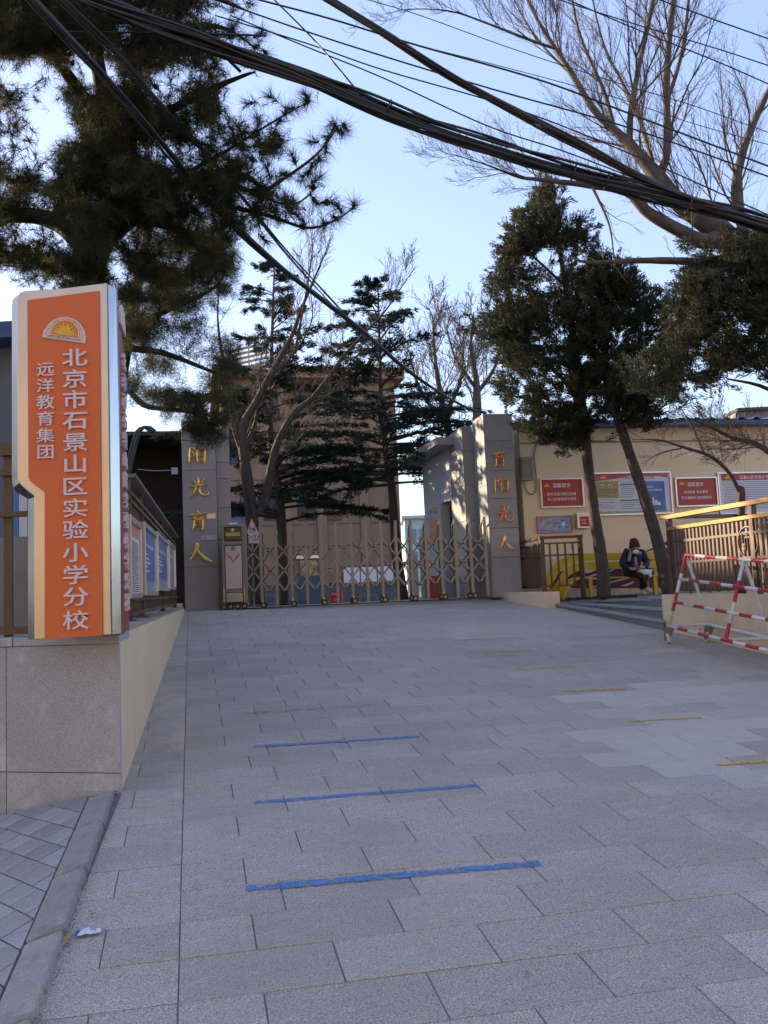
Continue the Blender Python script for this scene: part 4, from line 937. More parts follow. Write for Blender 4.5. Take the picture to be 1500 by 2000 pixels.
# right fence
RF=Pl(RP.pt(0,0,-.12),RWD)
zt1=(zat(RF.pt(RF.uv(1312,1100)[0],0),1016)+zat(RF.pt(RF.uv(1495,1100)[0],0),972))/2
f2=thing('railing_fence',RF.pt(.1,zwt),'brown railing with golden sunlit handrail on the right low wall','fence')
ua=RF.uv(1311,1100)[0]; ub=6.
ibar('handrail',RF.pt(ua-.12,zt1,0),RF.pt(ub,zt1,0),.10,.055,M_rail,f2)
zr2=zt1-.17; ibar('top_rail',RF.pt(ua,zr2,0.02),RF.pt(ub,zr2,0.02),.05,.045,M_rail,f2)
for z_ in (zt1-.36,zt1-.66,zwt+.06): ibar('rail',RF.pt(ua,z_,0),RF.pt(ub,z_,0),.045,.032,M_fence,f2)
for u in (ua+.02,ua+1.9,ua+3.9,ub): ibar('post',RF.pt(u,zwt-.02),RF.pt(u,zt1-.02),.07,.07,M_fence,f2,up=RF.d)
u=ua+.10; k=0
while u<ub-.05:
    ibar('slat',RF.pt(u,zwt+.07,.0),RF.pt(u,zr2,.0),.03,.036,M_fence,f2,up=RF.d); u+=.088; k+=1
# key-pattern ornament in a ring
uc=RF.uv(1466,1085)[0]; zc2=zt1-.47; b1=MB(); cc=RF.pt(uc,zc2,.022)
n=24; P=[cc+RF.d*.19*math.cos(2*math.pi*i/n)+Z3*.19*math.sin(2*math.pi*i/n) for i in range(n+1)]; b1.tube(P,.010,5); 
for p,q in (((-.1,.12),(.1,.12)),((-.1,.12),(-.1,-.02)),((.1,.12),(.1,-.02)),((-.05,.06),(.05,.06)),((-.05,.06),(-.05,-.08)),((.05,.06),(.05,-.08)),((-.1,-.02),(-.05,-.02)),((.1,-.02),(.05,-.02)),((-.05,-.08),(-.12,-.08)),((.05,-.08),(.12,-.08)),((0,.12),(0,-.17))):
    b1.bar(cc+RF.d*p[0]+Z3*p[1],cc+RF.d*q[0]+Z3*q[1],.018,.018)
mk('ring_ornament',b1,M_fence,f2)
# return run along D
RF2=Pl(RF.pt(ua+.02,0,-.08),norm(L+D*.12))
ibar('handrail',RF2.pt(.06,zt1-.0),RF2.pt(3.,zt1-.0),.07,.05,M_fence,f2); ibar('rail',RF2.pt(.06,zr2),RF2.pt(3.,zr2),.04,.03,M_fence,f2); ibar('rail',RF2.pt(.06,zwt+.08),RF2.pt(3.,zwt+.08),.04,.03,M_fence,f2)
for i in range(18): ibar('slat',RF2.pt(.2+.16*i,zwt),RF2.pt(.2+.16*i,zr2),.026,.03,M_fence,f2,up=RF2.d)
ibar('post',RF2.pt(3.,zwt-.1),RF2.pt(3.,zt1),.06,.06,M_fence,f2,up=RF2.d)
# small corner fence by the right pillar
K1=atY(1064,1156,15.0); K2=atY(1140,1168,15.1); K0=atY(1017,1158,16.9)
zk=(atY(1064,1050,15.0)[2]); 
sf=thing('corner_railing',K1,'small brown corner railing between the right pillar and the yellow bench','fence')
kbk=thing('kerb_block',atY(1080,1175,14.8),'short cream kerb block under the small corner railing','kerb')
zkb=K1[2]
b1=MB(); cA=atY(1066,1175,14.8); cB=atY(1094,1174,14.9); 
P=[np.array([cA[0],cA[1],0]),np.array([cB[0],cB[1],0]),np.array([cB[0],cB[1],0])+D*2.4,np.array([cA[0],cA[1],0])+D*2.4-L*.25]
b1.prism([p-Z3*.3 for p in P],Z3*(.3+zkb)); mk('block',b1,M_cream,kbk,bevel=.01)
for p,q in ((K0,K1),(K1,K2)):
    p=np.array([p[0],p[1],0]); q=np.array([q[0],q[1],0]); d=norm(q-p); Ln=np.linalg.norm(q-p); zbm=zkb+.08
    ibar('handrail',p+Z3*zk-d*.05,q+Z3*zk+d*.05,.08,.05,M_fence,sf)
    for z_ in (zk-.11,zk-.33,zbm+.02): ibar('rail',p+Z3*z_,q+Z3*z_,.035,.03,M_fence,sf)
    n=int(Ln/.13)
    for i in range(1,n): 
        c=p+d*Ln*i/n; ibar('slat',c+Z3*(zbm+.02),c+Z3*(zk-.11),.028,.03,M_fence,sf,up=d)
for p,zb__ in ((K0,zkb-.05),(K1,zkb-.01),(K2,zg)): p=np.array([p[0],p[1],0]); ibar('post',p+Z3*zb__,p+Z3*(zk-.02),.07,.07,M_fence,sf,up=L)
# matching railing beside left pillar
K3=WPL.pt(uend+.5,0,-.3); K4=K3-L*1.2
lr=thing('corner_railing',K3,'small brown corner railing at the end of the left wall beside the left pillar','fence')
zk3=zat(K3,1050)
for a_,b_ in ((K3,K4),(K3,K3+WD*1.2)):
    d=norm(b_-a_); ibar('handrail',a_+Z3*zk3-d*.05,b_+Z3*zk3,.09,.05,M_fence,lr)
    for z_ in (zk3-.12,zt+.25): ibar('rail',a_+Z3*z_,b_+Z3*z_,.035,.03,M_fence,lr)
    for i in range(1,8): c=a_+d*1.2*i/8; ibar('slat',c+Z3*(zt+.2),c+Z3*(zk3-.12),.028,.03,M_fence,lr,up=d)
ibar('post',K3+Z3*.1,K3+Z3*zk3,.10,.10,M_fence,lr,up=L)
# ------------------------------------------------------------------ bench
BY=15.9
BP=Pl(atY(1230,1166,BY),L)
def bz(x,y): return BP.uv(x,y)
bn=thing('yellow_bench',BP.pt(0,zg),'long yellow bench with two back planks curving down to the ground at its left','bench')
BK=Pl(BP.pt(0,0,-.42),L)   # back plane
def ribbon(top,bot,dep,name,pl=BK,o=0.):
    A=[pl.pt(*pl.uv(1000+x/5,1000+y/5),o) for x,y in top]; B_=[pl.pt(*pl.uv(1000+x/5,1000+y/5),o) for x,y in bot]
    n=len(A); b1=MB(); V=A+B_+[p-pl.n*dep for p in A+B_]; Fc=[]
    for i in range(n-1): Fc+=[(i,n+i,n+i+1,i+1),(2*n+i,2*n+i+1,3*n+i+1,3*n+i),(i,i+1,2*n+i+1,2*n+i),(n+i,3*n+i,3*n+i+1,n+i+1)]
    Fc+=[(0,2*n,3*n,n),(n-1,2*n-1,4*n-1,3*n-1)]; b1.add(V,Fc); mk(name,b1,M_yellow,bn)
ribbon([(1560,430),(1475,395),(1300,392),(1000,400),(740,404),(640,412),(580,422),(520,442),(460,475),(415,515),(375,565),(345,620),(315,680),(285,745)],
       [(1560,490),(1475,462),(1300,462),(1000,470),(740,475),(650,482),(600,492),(550,512),(500,545),(465,580),(440,620),(415,670),(390,710),(360,765)],.035,'back_plank')
ribbon([(1560,520),(1475,476),(1300,475),(1000,486),(740,490),(660,498),(610,510),(565,530),(520,562),(490,595),(465,635),(440,680),(415,720),(385,762)],
       [(1560,590),(1475,542),(1300,545),(1000,556),(740,562),(680,570),(640,580),(600,596),(560,622),(535,648),(515,680),(495,715),(470,745),(440,775)],.035,'back_plank')
# seat
za=bz(1230,1125)[1]; uS0=bz(1148,1126)[0]; uS1=bz(1330,1122)[0]+.3
for k in range(3):
    b1=MB(); b1.pbox(BP,uS0,uS1,za-.035,za,-.13*(k+1)+.005,-.13*k); mk('seat_plank',b1,M_yellow,bn,bevel=.004)
for x in (1156,1282): 
    u=bz(x,1150)[0]
    for o in (-.05,-.37): b1=MB(); b1.pbox(BP,u-.035,u+.035,zg,za-.036,o-.03,o+.03); mk('leg',b1,M_yellow,bn)
for x in (1140,1281): u=BK.uv(x,1100)[0]; b1=MB(); b1.pbox(BK,u-.03,u+.03,zg,BK.uv(x,1085)[1],-.075,-.037); mk('back_support',b1,M_yellow,bn)
# curled seat end at left
P=[(1150,1126),(1135,1127),(1124,1131),(1114,1139),(1107,1150),(1103,1160),(1100,1169)]
top=[BP.pt(*BP.uv(*p),0) for p in P]; b1=MB(); n=len(top); V=[];Fc=[]
for p in top: V+=[p,p-BP.n*.38,p-BP.n*.38-Z3*.03+BP.d*.02,p-Z3*.03+BP.d*.02]
for i in range(n-1):
    for k in range(4): Fc.append((i*4+k,(i+1)*4+k,(i+1)*4+(k+1)%4,i*4+(k+1)%4))
b1.add(V,Fc); mk('curled_seat_end',b1,M_yellow,bn)
# ------------------------------------------------------------------ barrier
br=thing('rolling_barrier',onramp(1420,1290),'red and white striped triangular crowd barrier on caster wheels','barrier')
off=.22
Bp=onramp(1307,1223,off); Bq=onramp(1500,1271,off); bd=norm(Bq-Bp)
Rp_=onramp(1385,1220,off); 
Rd=norm(Rp_-Bp); Rp_=Bp+Rd*min(np.linalg.norm(Rp_-Bp),.85)
Rp_=atY(1385,1220,Rp_[1]) if False else Rp_
mid=(Bp+Rp_)/2; Atop=atY(1339.5,1084,mid[1]); 
LB=2.6
def striped(p,q,r,seg,first,name='tube',par=br):
    p=np.asarray(p,float);q=np.asarray(q,float); Ln=np.linalg.norm(q-p); d=(q-p)/Ln; t=0; k=first
    root=None
    b1=MB().tube([p,q],r*.985,16); o=mk(name,b1,M_bwhite,par,smooth=True)
    while t<Ln-1e-6:
        e=min(t+seg,Ln)
        if k%2==0: mk('red_band',MB().tube([p+d*t,p+d*e],r*1.02,16),M_bred,o,smooth=False)
        t=e; k+=1
    return o
r=.021; seg=.235
striped(Atop,Atop+bd*LB,r,seg,0,'top_tube'); striped(Bp,Bp+bd*LB,r,seg,1,'bottom_tube')
for f_,fi in ((.34,1),(.665,0)): s_=Atop+(Bp-Atop)*f_; striped(s_,s_+bd*LB,r,seg,fi,'middle_tube')
for i,t_ in enumerate((0.,1.25,2.5)):
    A_=Atop+bd*t_; F_=Bp+bd*(t_); 
    if i: F_=Bp+bd*(t_)
    striped(A_,F_,r,.25,0 if i!=1 else 1,'front_strut')
    for nm,a_,b_ in (('rear_strut',A_,Rp_+bd*t_),('cross_tube',F_,Rp_+bd*t_)): b1=MB(); b1.tube([a_,b_],r*.95,12); mk(nm,b1,M_bwhite,br)
b1=MB(); b1.tube([Rp_,Rp_+bd*LB],r,12); mk('rear_tube',b1,M_bwhite,br)
for c in (Bp,Rp_,Bp+bd*LB,Rp_+bd*LB):
    gzz=gz(c); cw_=np.array([c[0]-.05,c[1]-.02,gzz+.068]); ax=norm(np.cross(bd,Z3))
    b1=MB(); b1.tube([cw_-ax*.018,cw_+ax*.018],.066,20); wh=mk('caster_wheel',b1,M_caster,br,bevel=.006)
    b1=MB(); b1.tube([cw_-ax*.022,cw_+ax*.022],.038,12); mk('hub',b1,M_zinc,wh)
    b1=MB()
    for s in (-1,1): b1.hexa([cw_+ax*.026*s+np.array(v) for v in ((-.02,-.002,-.01),(.02,-.002,-.01),(.02,.002,-.01),(-.02,.002,-.01),(.0,-.002,.10),(.07,-.002,.10),(.07,.002,.10),(.0,.002,.10))])
    b1.box(cw_[0]-.01,cw_[0]+.09,cw_[1]-.035,cw_[1]+.035,cw_[2]+.10,c[2]-r+.005); b1.bar(cw_+np.array([-.09,0,.1]),cw_+np.array([.0,0,.105]),.03,.008); mk('caster_fork',b1,M_zinc,wh)
# ------------------------------------------------------------------ guard house, right behind pillar
GH0=PR.pt(u2+.05,0,-1.75); GHp=Pl(GH0,-D)    # wall running away; u negative goes away
GHp=Pl(GH0,D); GHp.n=-LAT   # faces left
def gh(x,y): 
    r=ray(x,y); t=((GHp.P-CAMP)@GHp.n)/(r@GHp.n); p=CAMP+r*t; return float((p-GHp.P)@D),float(p[2])
ghs=thing('guard_house',GH0,'white guard house with metal eave behind the right gate pillar','building')
uf=gh(829,1000)[0]; uf=max(1.5,min(uf,6)); zeh=gh(832,902)[1]
def ghbox(u0,u1,z0,z1_,o0,o1,m,name,par=ghs,bev=0):
    b1=MB(); P=lambda u,z,o:GHp.P+D*u-LAT*o+Z3*z
    b1.hexa([P(u0,z0,o1),P(u0,z0,o0),P(u1,z0,o0),P(u1,z0,o1),P(u0,z1_,o1),P(u0,z1_,o0),P(u1,z1_,o0),P(u1,z1_,o1)]); return mk(name,b1,m,par,bevel=bev)
du0,dz1=gh(882,976); du1=gh(860,985)[0]
ghbox(du1,uf,-.2,zeh,-3,0,M_white,'wall'); ghbox(.0,max(du0,.05),-.2,zeh,-3,0,M_white,'wall'); ghbox(max(du0,.05),du1,dz1,zeh,-3,0,M_white,'wall'); ghbox(max(du0,.05),du1,-.2,dz1,-3,-.25,mat('navy door',(.03,.05,.10),.4),'door')
dm=max(du0,.05)
w_=ghbox(dm+.03,du1-.03,dz1-1.15,dz1-.08,-.25,-.2,M_frame,'window'); ghbox(dm+.07,du1-.07,dz1-.65,dz1-.14,-.2,-.19,M_glassd,'pane',par=w_)
ghbox(-.3,uf+.5,zeh,zeh+.16,-3,.45,mat('metal eave',(.32,.30,.30),.35,metal=.5),'roof')
# hanging guard room sign
su,sz=gh(846,1000)
hs=thing('hanging_sign',GHp.P+D*(uf*.8)+Z3*sz,'small projecting guard room sign with a gable shape on the white wall','sign')
c=atY(846,1000,GH0[1]+.9); b1=MB(); b1.box(c[0]-.12,c[0]+.11,c[1],c[1]+.03,c[2]-.05,c[2]+.04); mk('plate',b1,M_ligr,hs)
b1=MB(); b1.prism([c+np.array([-.14,0,.05]),c+np.array([.12,0,.05]),c+np.array([.10,0,.13]),c+np.array([.02,0,.10])],(0,.03,0)); mk('gable',b1,mat('grey pink gable',(.36,.28,.25),.5),hs)
b1=MB(); addtext(b1,'警卫室',c+np.array([0,-.002,-.005]),Xr,Z3,fn,.06,.06,0,.0); mk('lettering',b1,M_ink,hs)
b1=MB(); c=atY(847,1036,GH0[1]+.95); b1.box(c[0]-.09,c[0]+.09,c[1],c[1]+.02,c[2]-.30,c[2]+.27); pp=mk('wall_banner',b1,mat('faded orange banner',(.50,.22,.12),.5,nz=(5,.4),col2=(.55,.38,.28))); tag(pp,'faded orange poster below the guard room sign','poster')
b1=MB(); c=atY(849,1144,GH0[1]+.5); b1.box(c[0]-.16,c[0]+.16,c[1],c[1]+.25,-.03,c[2]+.22); tag(mk('red_cabinet',b1,M_postred,bevel=.01),'tall dark red box standing by the guard house seen through the gate','box')
# white panels / booth
for i,(x0,x1,y0,Y,lab) in enumerate(((797,815,1085,22.,'narrow white panel leaning beside the booth behind the gate'),(818,840,1050,21.5,'tall white booth panel seen through the gate posts'))):
    a=atY(x0,y0,Y); b=atY(x1,y0,Y); b1=MB(); b1.box(a[0],b[0],Y,Y+.1,-.1,a[2]); tag(mk('sentry_booth',b1,M_white),lab,'booth')
a=atY(788,1100,24.); b=atY(822,1108,24.)
b1=MB(); b1.box(a[0],b[0],24,24.03,a[2]-.05,a[2]+.05); tag(mk('boom_arm',b1,M_postred),'short red boom arm behind the gate','boom barrier')
# ------------------------------------------------------------------ brown school building
YB=44.; BB=atY(790,1180,YB); PBd=Pl(BB,norm([ray(7880,1149-.045*7130)[0],ray(7880,1149-.045*7130)[1],0])); zb_=-.42
bb=thing('school_building',BB,'four storey brown rendered school building behind the gate trees','building')
pu=lambda x,y=1000:PBd.uv(x,y)
zcorn=pu(795,745)[1]; ztc=pu(795,724)[1]
uLft=pu(440,1000)[0]
b1=MB(); b1.pbox(PBd,uLft,0,zb_,zcorn,-12,0); mk('wall',b1,M_brown,bb)
b1=MB(); b1.pbox(PBd,uLft-.5,.45,zcorn,ztc,-12.4,.6); mk('cornice',b1,M_brown2,bb)
for x in (560,628,712): u=pu(x)[0]; b1=MB(); b1.pbox(PBd,u-.25,u+.25,zb_+1,zcorn-.01,0,.12); mk('pilaster',b1,M_brown,bb)
for y in (935,1022,850,1140-75): b1=MB(); b1.pbox(PBd,uLft,0,pu(700,y)[1]-.02,pu(700,y)[1]+.02,0,.02); mk('string_line',b1,mat('joint brown',(.09,.052,.035),.8),bb)
wins=[(640,665,757,803),(640,665,866,907),(640,665,965,1017),(586,607,757,803),(573,611,866,907),(581,615,965,1017),(510,540,866,907),(515,545,965,1017),(505,540,757,803),(470,500,966,1017),(440,470,866,907)]
for x0,x1,y0,y1 in wins:
    a=pu(x0,y1); b=pu(x1,y0); b1=MB(); b1.pbox(PBd,a[0],b[0],a[1],b[1],.0,.05); f_=mk('window',b1,M_frame,bb)
    mid_=(a[0]+b[0])/2
    for p,q in ((a[0]+.06,mid_-.03),(mid_+.03,b[0]-.06)):
        b1=MB(); b1.pbox(PBd,p,q,a[1]+.07,b[1]-.5,.05,.055); mk('pane',b1,M_glassd,f_); b1=MB(); b1.pbox(PBd,p,q,b[1]-.45,b[1]-.07,.05,.055); mk('pane',b1,M_glassd,f_)
# stone plinth courses
for i in range(5):
    for j in range(18):
        u=-9.5+j*.56+(.28 if i%2 else 0); 
        if u>-.6: continue
        b1=MB(); b1.pbox(PBd,u+.012,u+.548,zb_+i*.22+.01,zb_+i*.22+.21,.0,.04); mk('plinth_stone',b1,M_dstone,bb)
a=pu(585,1182); b=pu(622,1090); b1=MB(); b1.pbox(PBd,a[0],b[0],zb_,b[1],.041,.08); dr=mk('door',b1,mat('teal door',(.03,.06,.09),.4),bb)
b1=MB(); b1.pbox(PBd,a[0]+.1,b[0]-.1,b[1]-.9,b[1]-.1,.08,.09); mk('transom_pane',b1,mat('warm reflection tone glass',(.35,.22,.12),.2,nz=(4,.6)),dr)  # warm reflection is put into the pane colour
b1=MB(); b1.pbox(PBd,a[0]-.1,b[0]+.1,b[1],b[1]+.15,.041,.12); mk('lintel',b1,M_alu,bb)
a=pu(767,1200); b1=MB(); b1.tube([PBd.pt(pu(764)[0],.5,.12),PBd.pt(pu(764)[0],zcorn-.8,.12)],.09,8); mk('drain_pipe',b1,M_ligr,bb)
a=pu(670,1143); b=pu(768,1101)
nb=thing('notice_wall_board',PBd.pt(a[0],a[1]),'long pale notice board on the brown building seen through the gate','notice board')
b1=MB(); b1.pbox(PBd,a[0],b[0],a[1],b[1],.05,.12); mk('frame',b1,mat('brown red frame',(.25,.08,.05),.5),nb)
for k in range(3): 
    p=a[0]+(b[0]-a[0])*(k+.04)/3; q=a[0]+(b[0]-a[0])*(k+.96)/3; b1=MB(); b1.pbox(PBd,p,q,a[1]+.12,b[1]-.12,.12,.13); mk('sheet',b1,M_paper,nb)
a=pu(645,1178); b=pu(666,1152)
rc=thing('red_box',PBd.pt(a[0],a[1]),'small red fire equipment box on the ground behind the gate','box')
Q=atY(656,1178,30.); Q2=atY(646,1178,30.); Q3=atY(667,1153,30.); b1=MB(); b1.box(Q2[0],Q3[0],30,30.4,Q2[2]-.1,Q3[2]); mk('case',b1,mat('fire red',(.40,.02,.025),.4),rc)
b1=MB(); addtext(b1,'灭火器',np.array([Q[0],29.995,Q3[2]-.12]),Xr,Z3,fn,.1,.1,0,.0); addtext(b1,'119',np.array([Q[0],29.995,Q3[2]-.33]),Xr,Z3,fn,.1,.1,0,.0); mk('lettering',b1,M_letside,rc)
# blue awning + wall at left of building
b1=MB(); a=atY(448,1000,38); b=atY(512,984,38); b1.box(a[0],b[0],38,39,a[2],b[2]); aw=tag(mk('blue_awning',b1,mat('bright blue awning',(.02,.14,.55),.5)),'bright blue awning strip behind the left gate pillar','awning')
b1=MB(); a=atY(448,1180,38.5); b=atY(505,1002,38.5); b1.box(a[0],b[0],38.5,39,-.4,b[2]); tag(mk('lilac_panel_wall',b1,mat('lilac wall',(.20,.20,.30),.7,nz=(2,.2))),'pale lilac wall panel under the blue awning','wall')
# far block
b1=MB(); a=atY(796,1150,95); b=atY(838,1012,95); fb=thing('distant_block',a,'pale teal apartment block far away between the buildings','building')
b1.box(a[0],b[0]+6,95,105,-1,b[2]); mk('wall',b1,M_tealb,fb)
for i in range(3):
    for j in range(3): z_=b[2]-1.2-2.6*i; x_=a[0]+.3+j*1.4; b1=MB(); b1.box(x_,x_+1.,94.9,95,z_-1.2,z_); mk('window',b1,mat('teal glass',(.12,.22,.24),.2),fb)
b1=MB(); b1.box(a[0]-.3,b[0]+6.2,94.5,105,b[2],b[2]+.35); mk('roof',b1,M_tealb,fb)
# roof shed at right, rooftop sign frame at left
Pq=atY(1395,830,32); P2=atY(1520,795,32); t=thing('rooftop_shed',Pq,'grey glazed rooftop structure above the blue roof at right','building')
xa,xb,zl_,zh_=Pq[0],P2[0]+2,Pq[2]-3,P2[2]
b1=MB(); b1.box(atY(1438,800,32)[0],xb,32,37,zl_,zh_-.12); mk('wall',b1,mat('rooftop grey',(.20,.19,.18),.7,nz=(1,.3)),t)
b1=MB(); b1.box(atY(1436,800,32)[0],xb+.2,31.8,37.2,zh_-.12,zh_); mk('roof',b1,M_frame,t)
b1=MB(); p=atY(1438,800,32); q=atY(1397,808,36); b1.hexa([(q[0],q[1],zl_),(p[0],p[1],zl_),(p[0],p[1]+.1,zl_),(q[0],q[1]+.1,zl_),(q[0],q[1],q[2]),(p[0],p[1],zh_-.15),(p[0],p[1]+.1,zh_-.15),(q[0],q[1]+.1,q[2])]); mk('glazed_side',b1,mat('pale glazing',(.30,.36,.42),.2),t)
p=atY(478,715,58); t=thing('rooftop_sign_frame',p,'sunlit slatted sign frame on a roof behind the left trees','sign')
for i in range(5): ibar('slat',p+np.array([-1.2,0,.35*i-.3]),p+np.array([1.8,0,.35*i+.25]),.1,.16,M_rail,t)
for i in range(3): ibar('post',p+np.array([-1+1.3*i,.1,-3]),p+np.array([-1+1.3*i,.1,1.9]),.08,.08,M_zinc,t)
# ------------------------------------------------------------------ traffic sign behind the gate
TS=17.6
ts=thing('traffic_sign',atY(490,1180,TS),'white triangular traffic sign with no horn, no smoking and speed 5 symbols','traffic sign')
ap=atY(491,1011,TS); bl_=atY(474,1062,TS); brr=atY(517,1063,TS)
b1=MB(); b1.prism([ap,bl_,brr],(0,.02,0)); mk('plate',b1,mat('pale sign red edge',(.55,.10,.12),.4),ts)
cc=(ap+bl_+brr)/3; b1=MB(); b1.prism([cc+(p-cc)*.90+np.array([0,-.003,0]) for p in (ap,bl_,brr)],(0,.003,0)); mk('face',b1,mat('white sign face',(.68,.68,.72),.4),ts)
b1=MB(); rr=6.6/F*TS
cs=[atY(493,1034,TS-.005),atY(483,1050,TS-.005),atY(499,1050,TS-.005)]
for c in cs[:2]: nosmoke(b1,c,Xr,Z3,fn,rr)
for i in range(16):
    a=2*math.pi*i/16; b=2*math.pi*(i+1)/16; f=lambda t_,q:cs[2]+Xr*math.cos(t_)*q+Z3*math.sin(t_)*q
    b1.add([f(a,rr*.8),f(b,rr*.8),f(b,rr),f(a,rr)],[(0,1,2,3)])
mk('red_rings',b1,M_redink,ts)
b1=MB(); addtext(b1,'5',cs[2]-np.array([0,.002,0]),Xr,Z3,fn,.12,.12,0,.01); c=cs[0]; b1.add([c+np.array([-.045,.002,.01]),c+np.array([-.01,.002,-.01]),c+np.array([.045,.002,-.035]),c+np.array([.045,.002,.03]),c+np.array([-.01,.002,.012])],[(0,1,2,3,4)]); c=cs[1]; b1.add([c+np.array([-.045,.002,-.008]),c+np.array([.045,.002,-.008]),c+np.array([.045,.002,.008]),c+np.array([-.045,.002,.008])],[(0,1,2,3)]); mk('symbols',b1,M_ink,ts)
b1=MB(); b1.tube([atY(492,1060,TS+.04),np.array([*atY(492,1060,TS+.04)[:2],-.03])],.03,8); mk('pole',b1,M_zinc,ts)
b1=MB(); a=atY(477,1110,19); b=atY(508,1072,19); 
cb2=thing('grey_booth',a,'grey glazed cabinet standing behind the gate motor','booth'); b1.box(a[0],b[0],19,19.4,-.1,b[2]); mk('case',b1,mat('blue grey case',(.11,.14,.20),.4),cb2)
b1=MB(); b1.box(a[0]+.03,b[0]-.03,18.985,19.,.75,b[2]-.06); mk('pane',b1,mat('grey green glass',(.14,.18,.19),.12),cb2)
# ------------------------------------------------------------------ street building behind the camera (seen in metal reflections)
sb=thing('street_building',(0,-24,-1.5),'sunlit beige street building across the road behind the viewer','building')
b1=MB(); b1.box(-45,45,-32,-20,-1.9,11); mk('wall',b1,M_beige,sb)
b1=MB(); b1.box(-45.4,45.4,-32,-19.6,11,11.4); mk('roof',b1,M_brown2,sb)
for j in range(3):
    for i in range(20): x_=-38+3.9*i; b1=MB(); b1.box(x_,x_+1.5,-20,-19.95,.5+3.4*j,2.2+3.4*j); w_=mk('window',b1,M_glassd,sb)
# ------------------------------------------------------------------ litter
lit=onramp(170,1823,.006); b1=MB()
lt=thing('candy_wrapper',lit,'crumpled blue and white candy wrapper on the paving by the kerb','litter')
rr=np.random.RandomState(5)
def crumple(c,l_,w_,h_,n=7,seed=0):
    rs=np.random.RandomState(seed); V=[];Fc=[]
    for i in range(n):
        for j in range(4): V.append(c+L*(l_*(i/(n-1)-.5))+FR*(w_*(j/3-.5)*(1 if 0<i<n-1 else 1.3)+rs.uniform(-.004,.004))+NR*(h_*math.sin(math.pi*j/3)*math.sin(math.pi*(i+.5)/n)+rs.uniform(0,.008)))
    for i in range(n-1):
        for j in range(3): a=i*4+j; Fc.append((a,a+4,a+5,a+1))
    return MB().add(V,Fc)
mk('wrapper',crumple(lit,.075,.035,.018,9,3),mat('silver foil',(.62,.64,.70),.25,metal=.5),lt)
mk('twisted_end',crumple(lit-L*.036,.022,.032,.01,5,4),mat('blue foil',(.05,.09,.45),.3),lt); mk('twisted_end',crumple(lit+L*.045+FR*.008,.022,.04,.012,5,6),mat('silver foil',(0,0,0)),lt)
lv=[(125,1842,.05,'dry tan leaf standing against the kerb near the wrapper'),(180,1788,.02,'tiny dry leaf chip on the paving above the wrapper'),(1030,1905,.022,'tiny tan leaf on the paving near the bottom middle'),(77,1945,.035,'curled dry leaf in the gutter at the bottom left'),(1003,1262-10,.0,'')]
for x,y,s_,lab in lv[:4]:
    c=onramp(x,y,.008); b1=MB(); a=rng.uniform(0,3); e1=L*math.cos(a)+FR*math.sin(a); e2=-L*math.sin(a)+FR*math.cos(a)
    b1.add([c-e1*s_,c-e2*s_*.35+NR*.006,c+e1*s_+NR*s_*.5,c+e2*s_*.4+NR*.01,c+NR*.012],[(0,1,4),(1,2,4),(2,3,4),(3,0,4)]); tag(mk('dry_leaf',b1,M_leaf),lab,'leaf')
b1=MB()
for i in range(260):
    t_=rng.random()*Lk*1.0; c=p2+kd*t_-kin*(abs(rng.gauss(0,.018)))-NS*.035; s_=rng.uniform(.003,.011); a=rng.uniform(0,6.3)
    e1=L*math.cos(a)+FR*math.sin(a); e2=-L*math.sin(a)+FR*math.cos(a); b1.add([c-e1*s_,c+e2*s_*.5+NR*.004,c+e1*s_+NR*.004],[(0,1,2)])
tag(mk('gutter_debris',b1,mat('debris brown',(.16,.115,.08),.9,nz=(60,.6))),'crumbs of dry leaves and grit along the foot of the kerb','debris',kind='stuff')
# ------------------------------------------------------------------ overhead cables
def spline(P,n=8):
    P=[np.asarray(p,float) for p in P]; out=[]
    for i in range(len(P)-1):
        p0=P[max(i-1,0)];p1_=P[i];p2_=P[i+1];p3_=P[min(i+2,len(P)-1)]
        for k in range(n):
            t=k/n; out.append(.5*((2*p1_)+(-p0+p2_)*t+(2*p0-5*p1_+4*p2_-p3_)*t*t+(-p0+3*p1_-3*p2_+p3_)*t**3))
    out.append(P[-1]); return out
def cable(pts,ns,R,r,label,name='cable_bundle',group=None,seed=0,loose=1.,ext=(0,0)):
    rs=random.Random(seed); P=[atY(x,y,Y) for x,y,Y in pts]
    if ext[0]: P=[P[0]+(P[0]-P[1])*ext[0]]+P
    if ext[1]: P=P+[P[-1]+(P[-1]-P[-2])*ext[1]]
    C_=spline(P,7); t=thing(name,P[len(P)//2],label,'cable',group)
    for k in range(ns):
        a0=rs.uniform(0,6.28); tw=rs.uniform(-.5,.5); rad=R*math.sqrt(rs.uniform(.05,1)); Q=[]
        sg_=rs.uniform(0,6)
        for i,c in enumerate(C_):
            d=norm(C_[min(i+1,len(C_)-1)]-C_[max(i-1,0)]); s=norm(np.cross(d,Z3)); u=np.cross(s,d); a=a0+tw*i*.25; rr_=rad*(1+loose*.25*math.sin(i*.33+sg_))
            Q.append(c+s*math.cos(a)*rr_+u*math.sin(a)*rr_)
        b1=MB(); b1.tube(Q,r*rs.uniform(.7,1.3),6); mk('strand',b1,M_cable,t,smooth=True)
    return t
cable([(150,-12,6.6),(280,42,6.7),(420,90,6.8),(560,140,6.9),(700,193,7.),(850,250,7.1),(1000,300,7.2),(1150,345,7.3),(1300,383,7.4),(1400,412,7.5),(1520,448,7.6)],17,.066,.0155,'thickest black cable bundle sweeping across the whole sky',seed=1,loose=1.25,ext=(3,4))
cable([(620,-12,7.2),(750,66,7.25),(900,160,7.3),(1050,238,7.3),(1150,292,7.3),(1250,345,7.3),(1350,390,7.4),(1430,416,7.5)],8,.036,.012,'medium cable bundle descending to join the thickest bundle at right',seed=2,ext=(3,1))
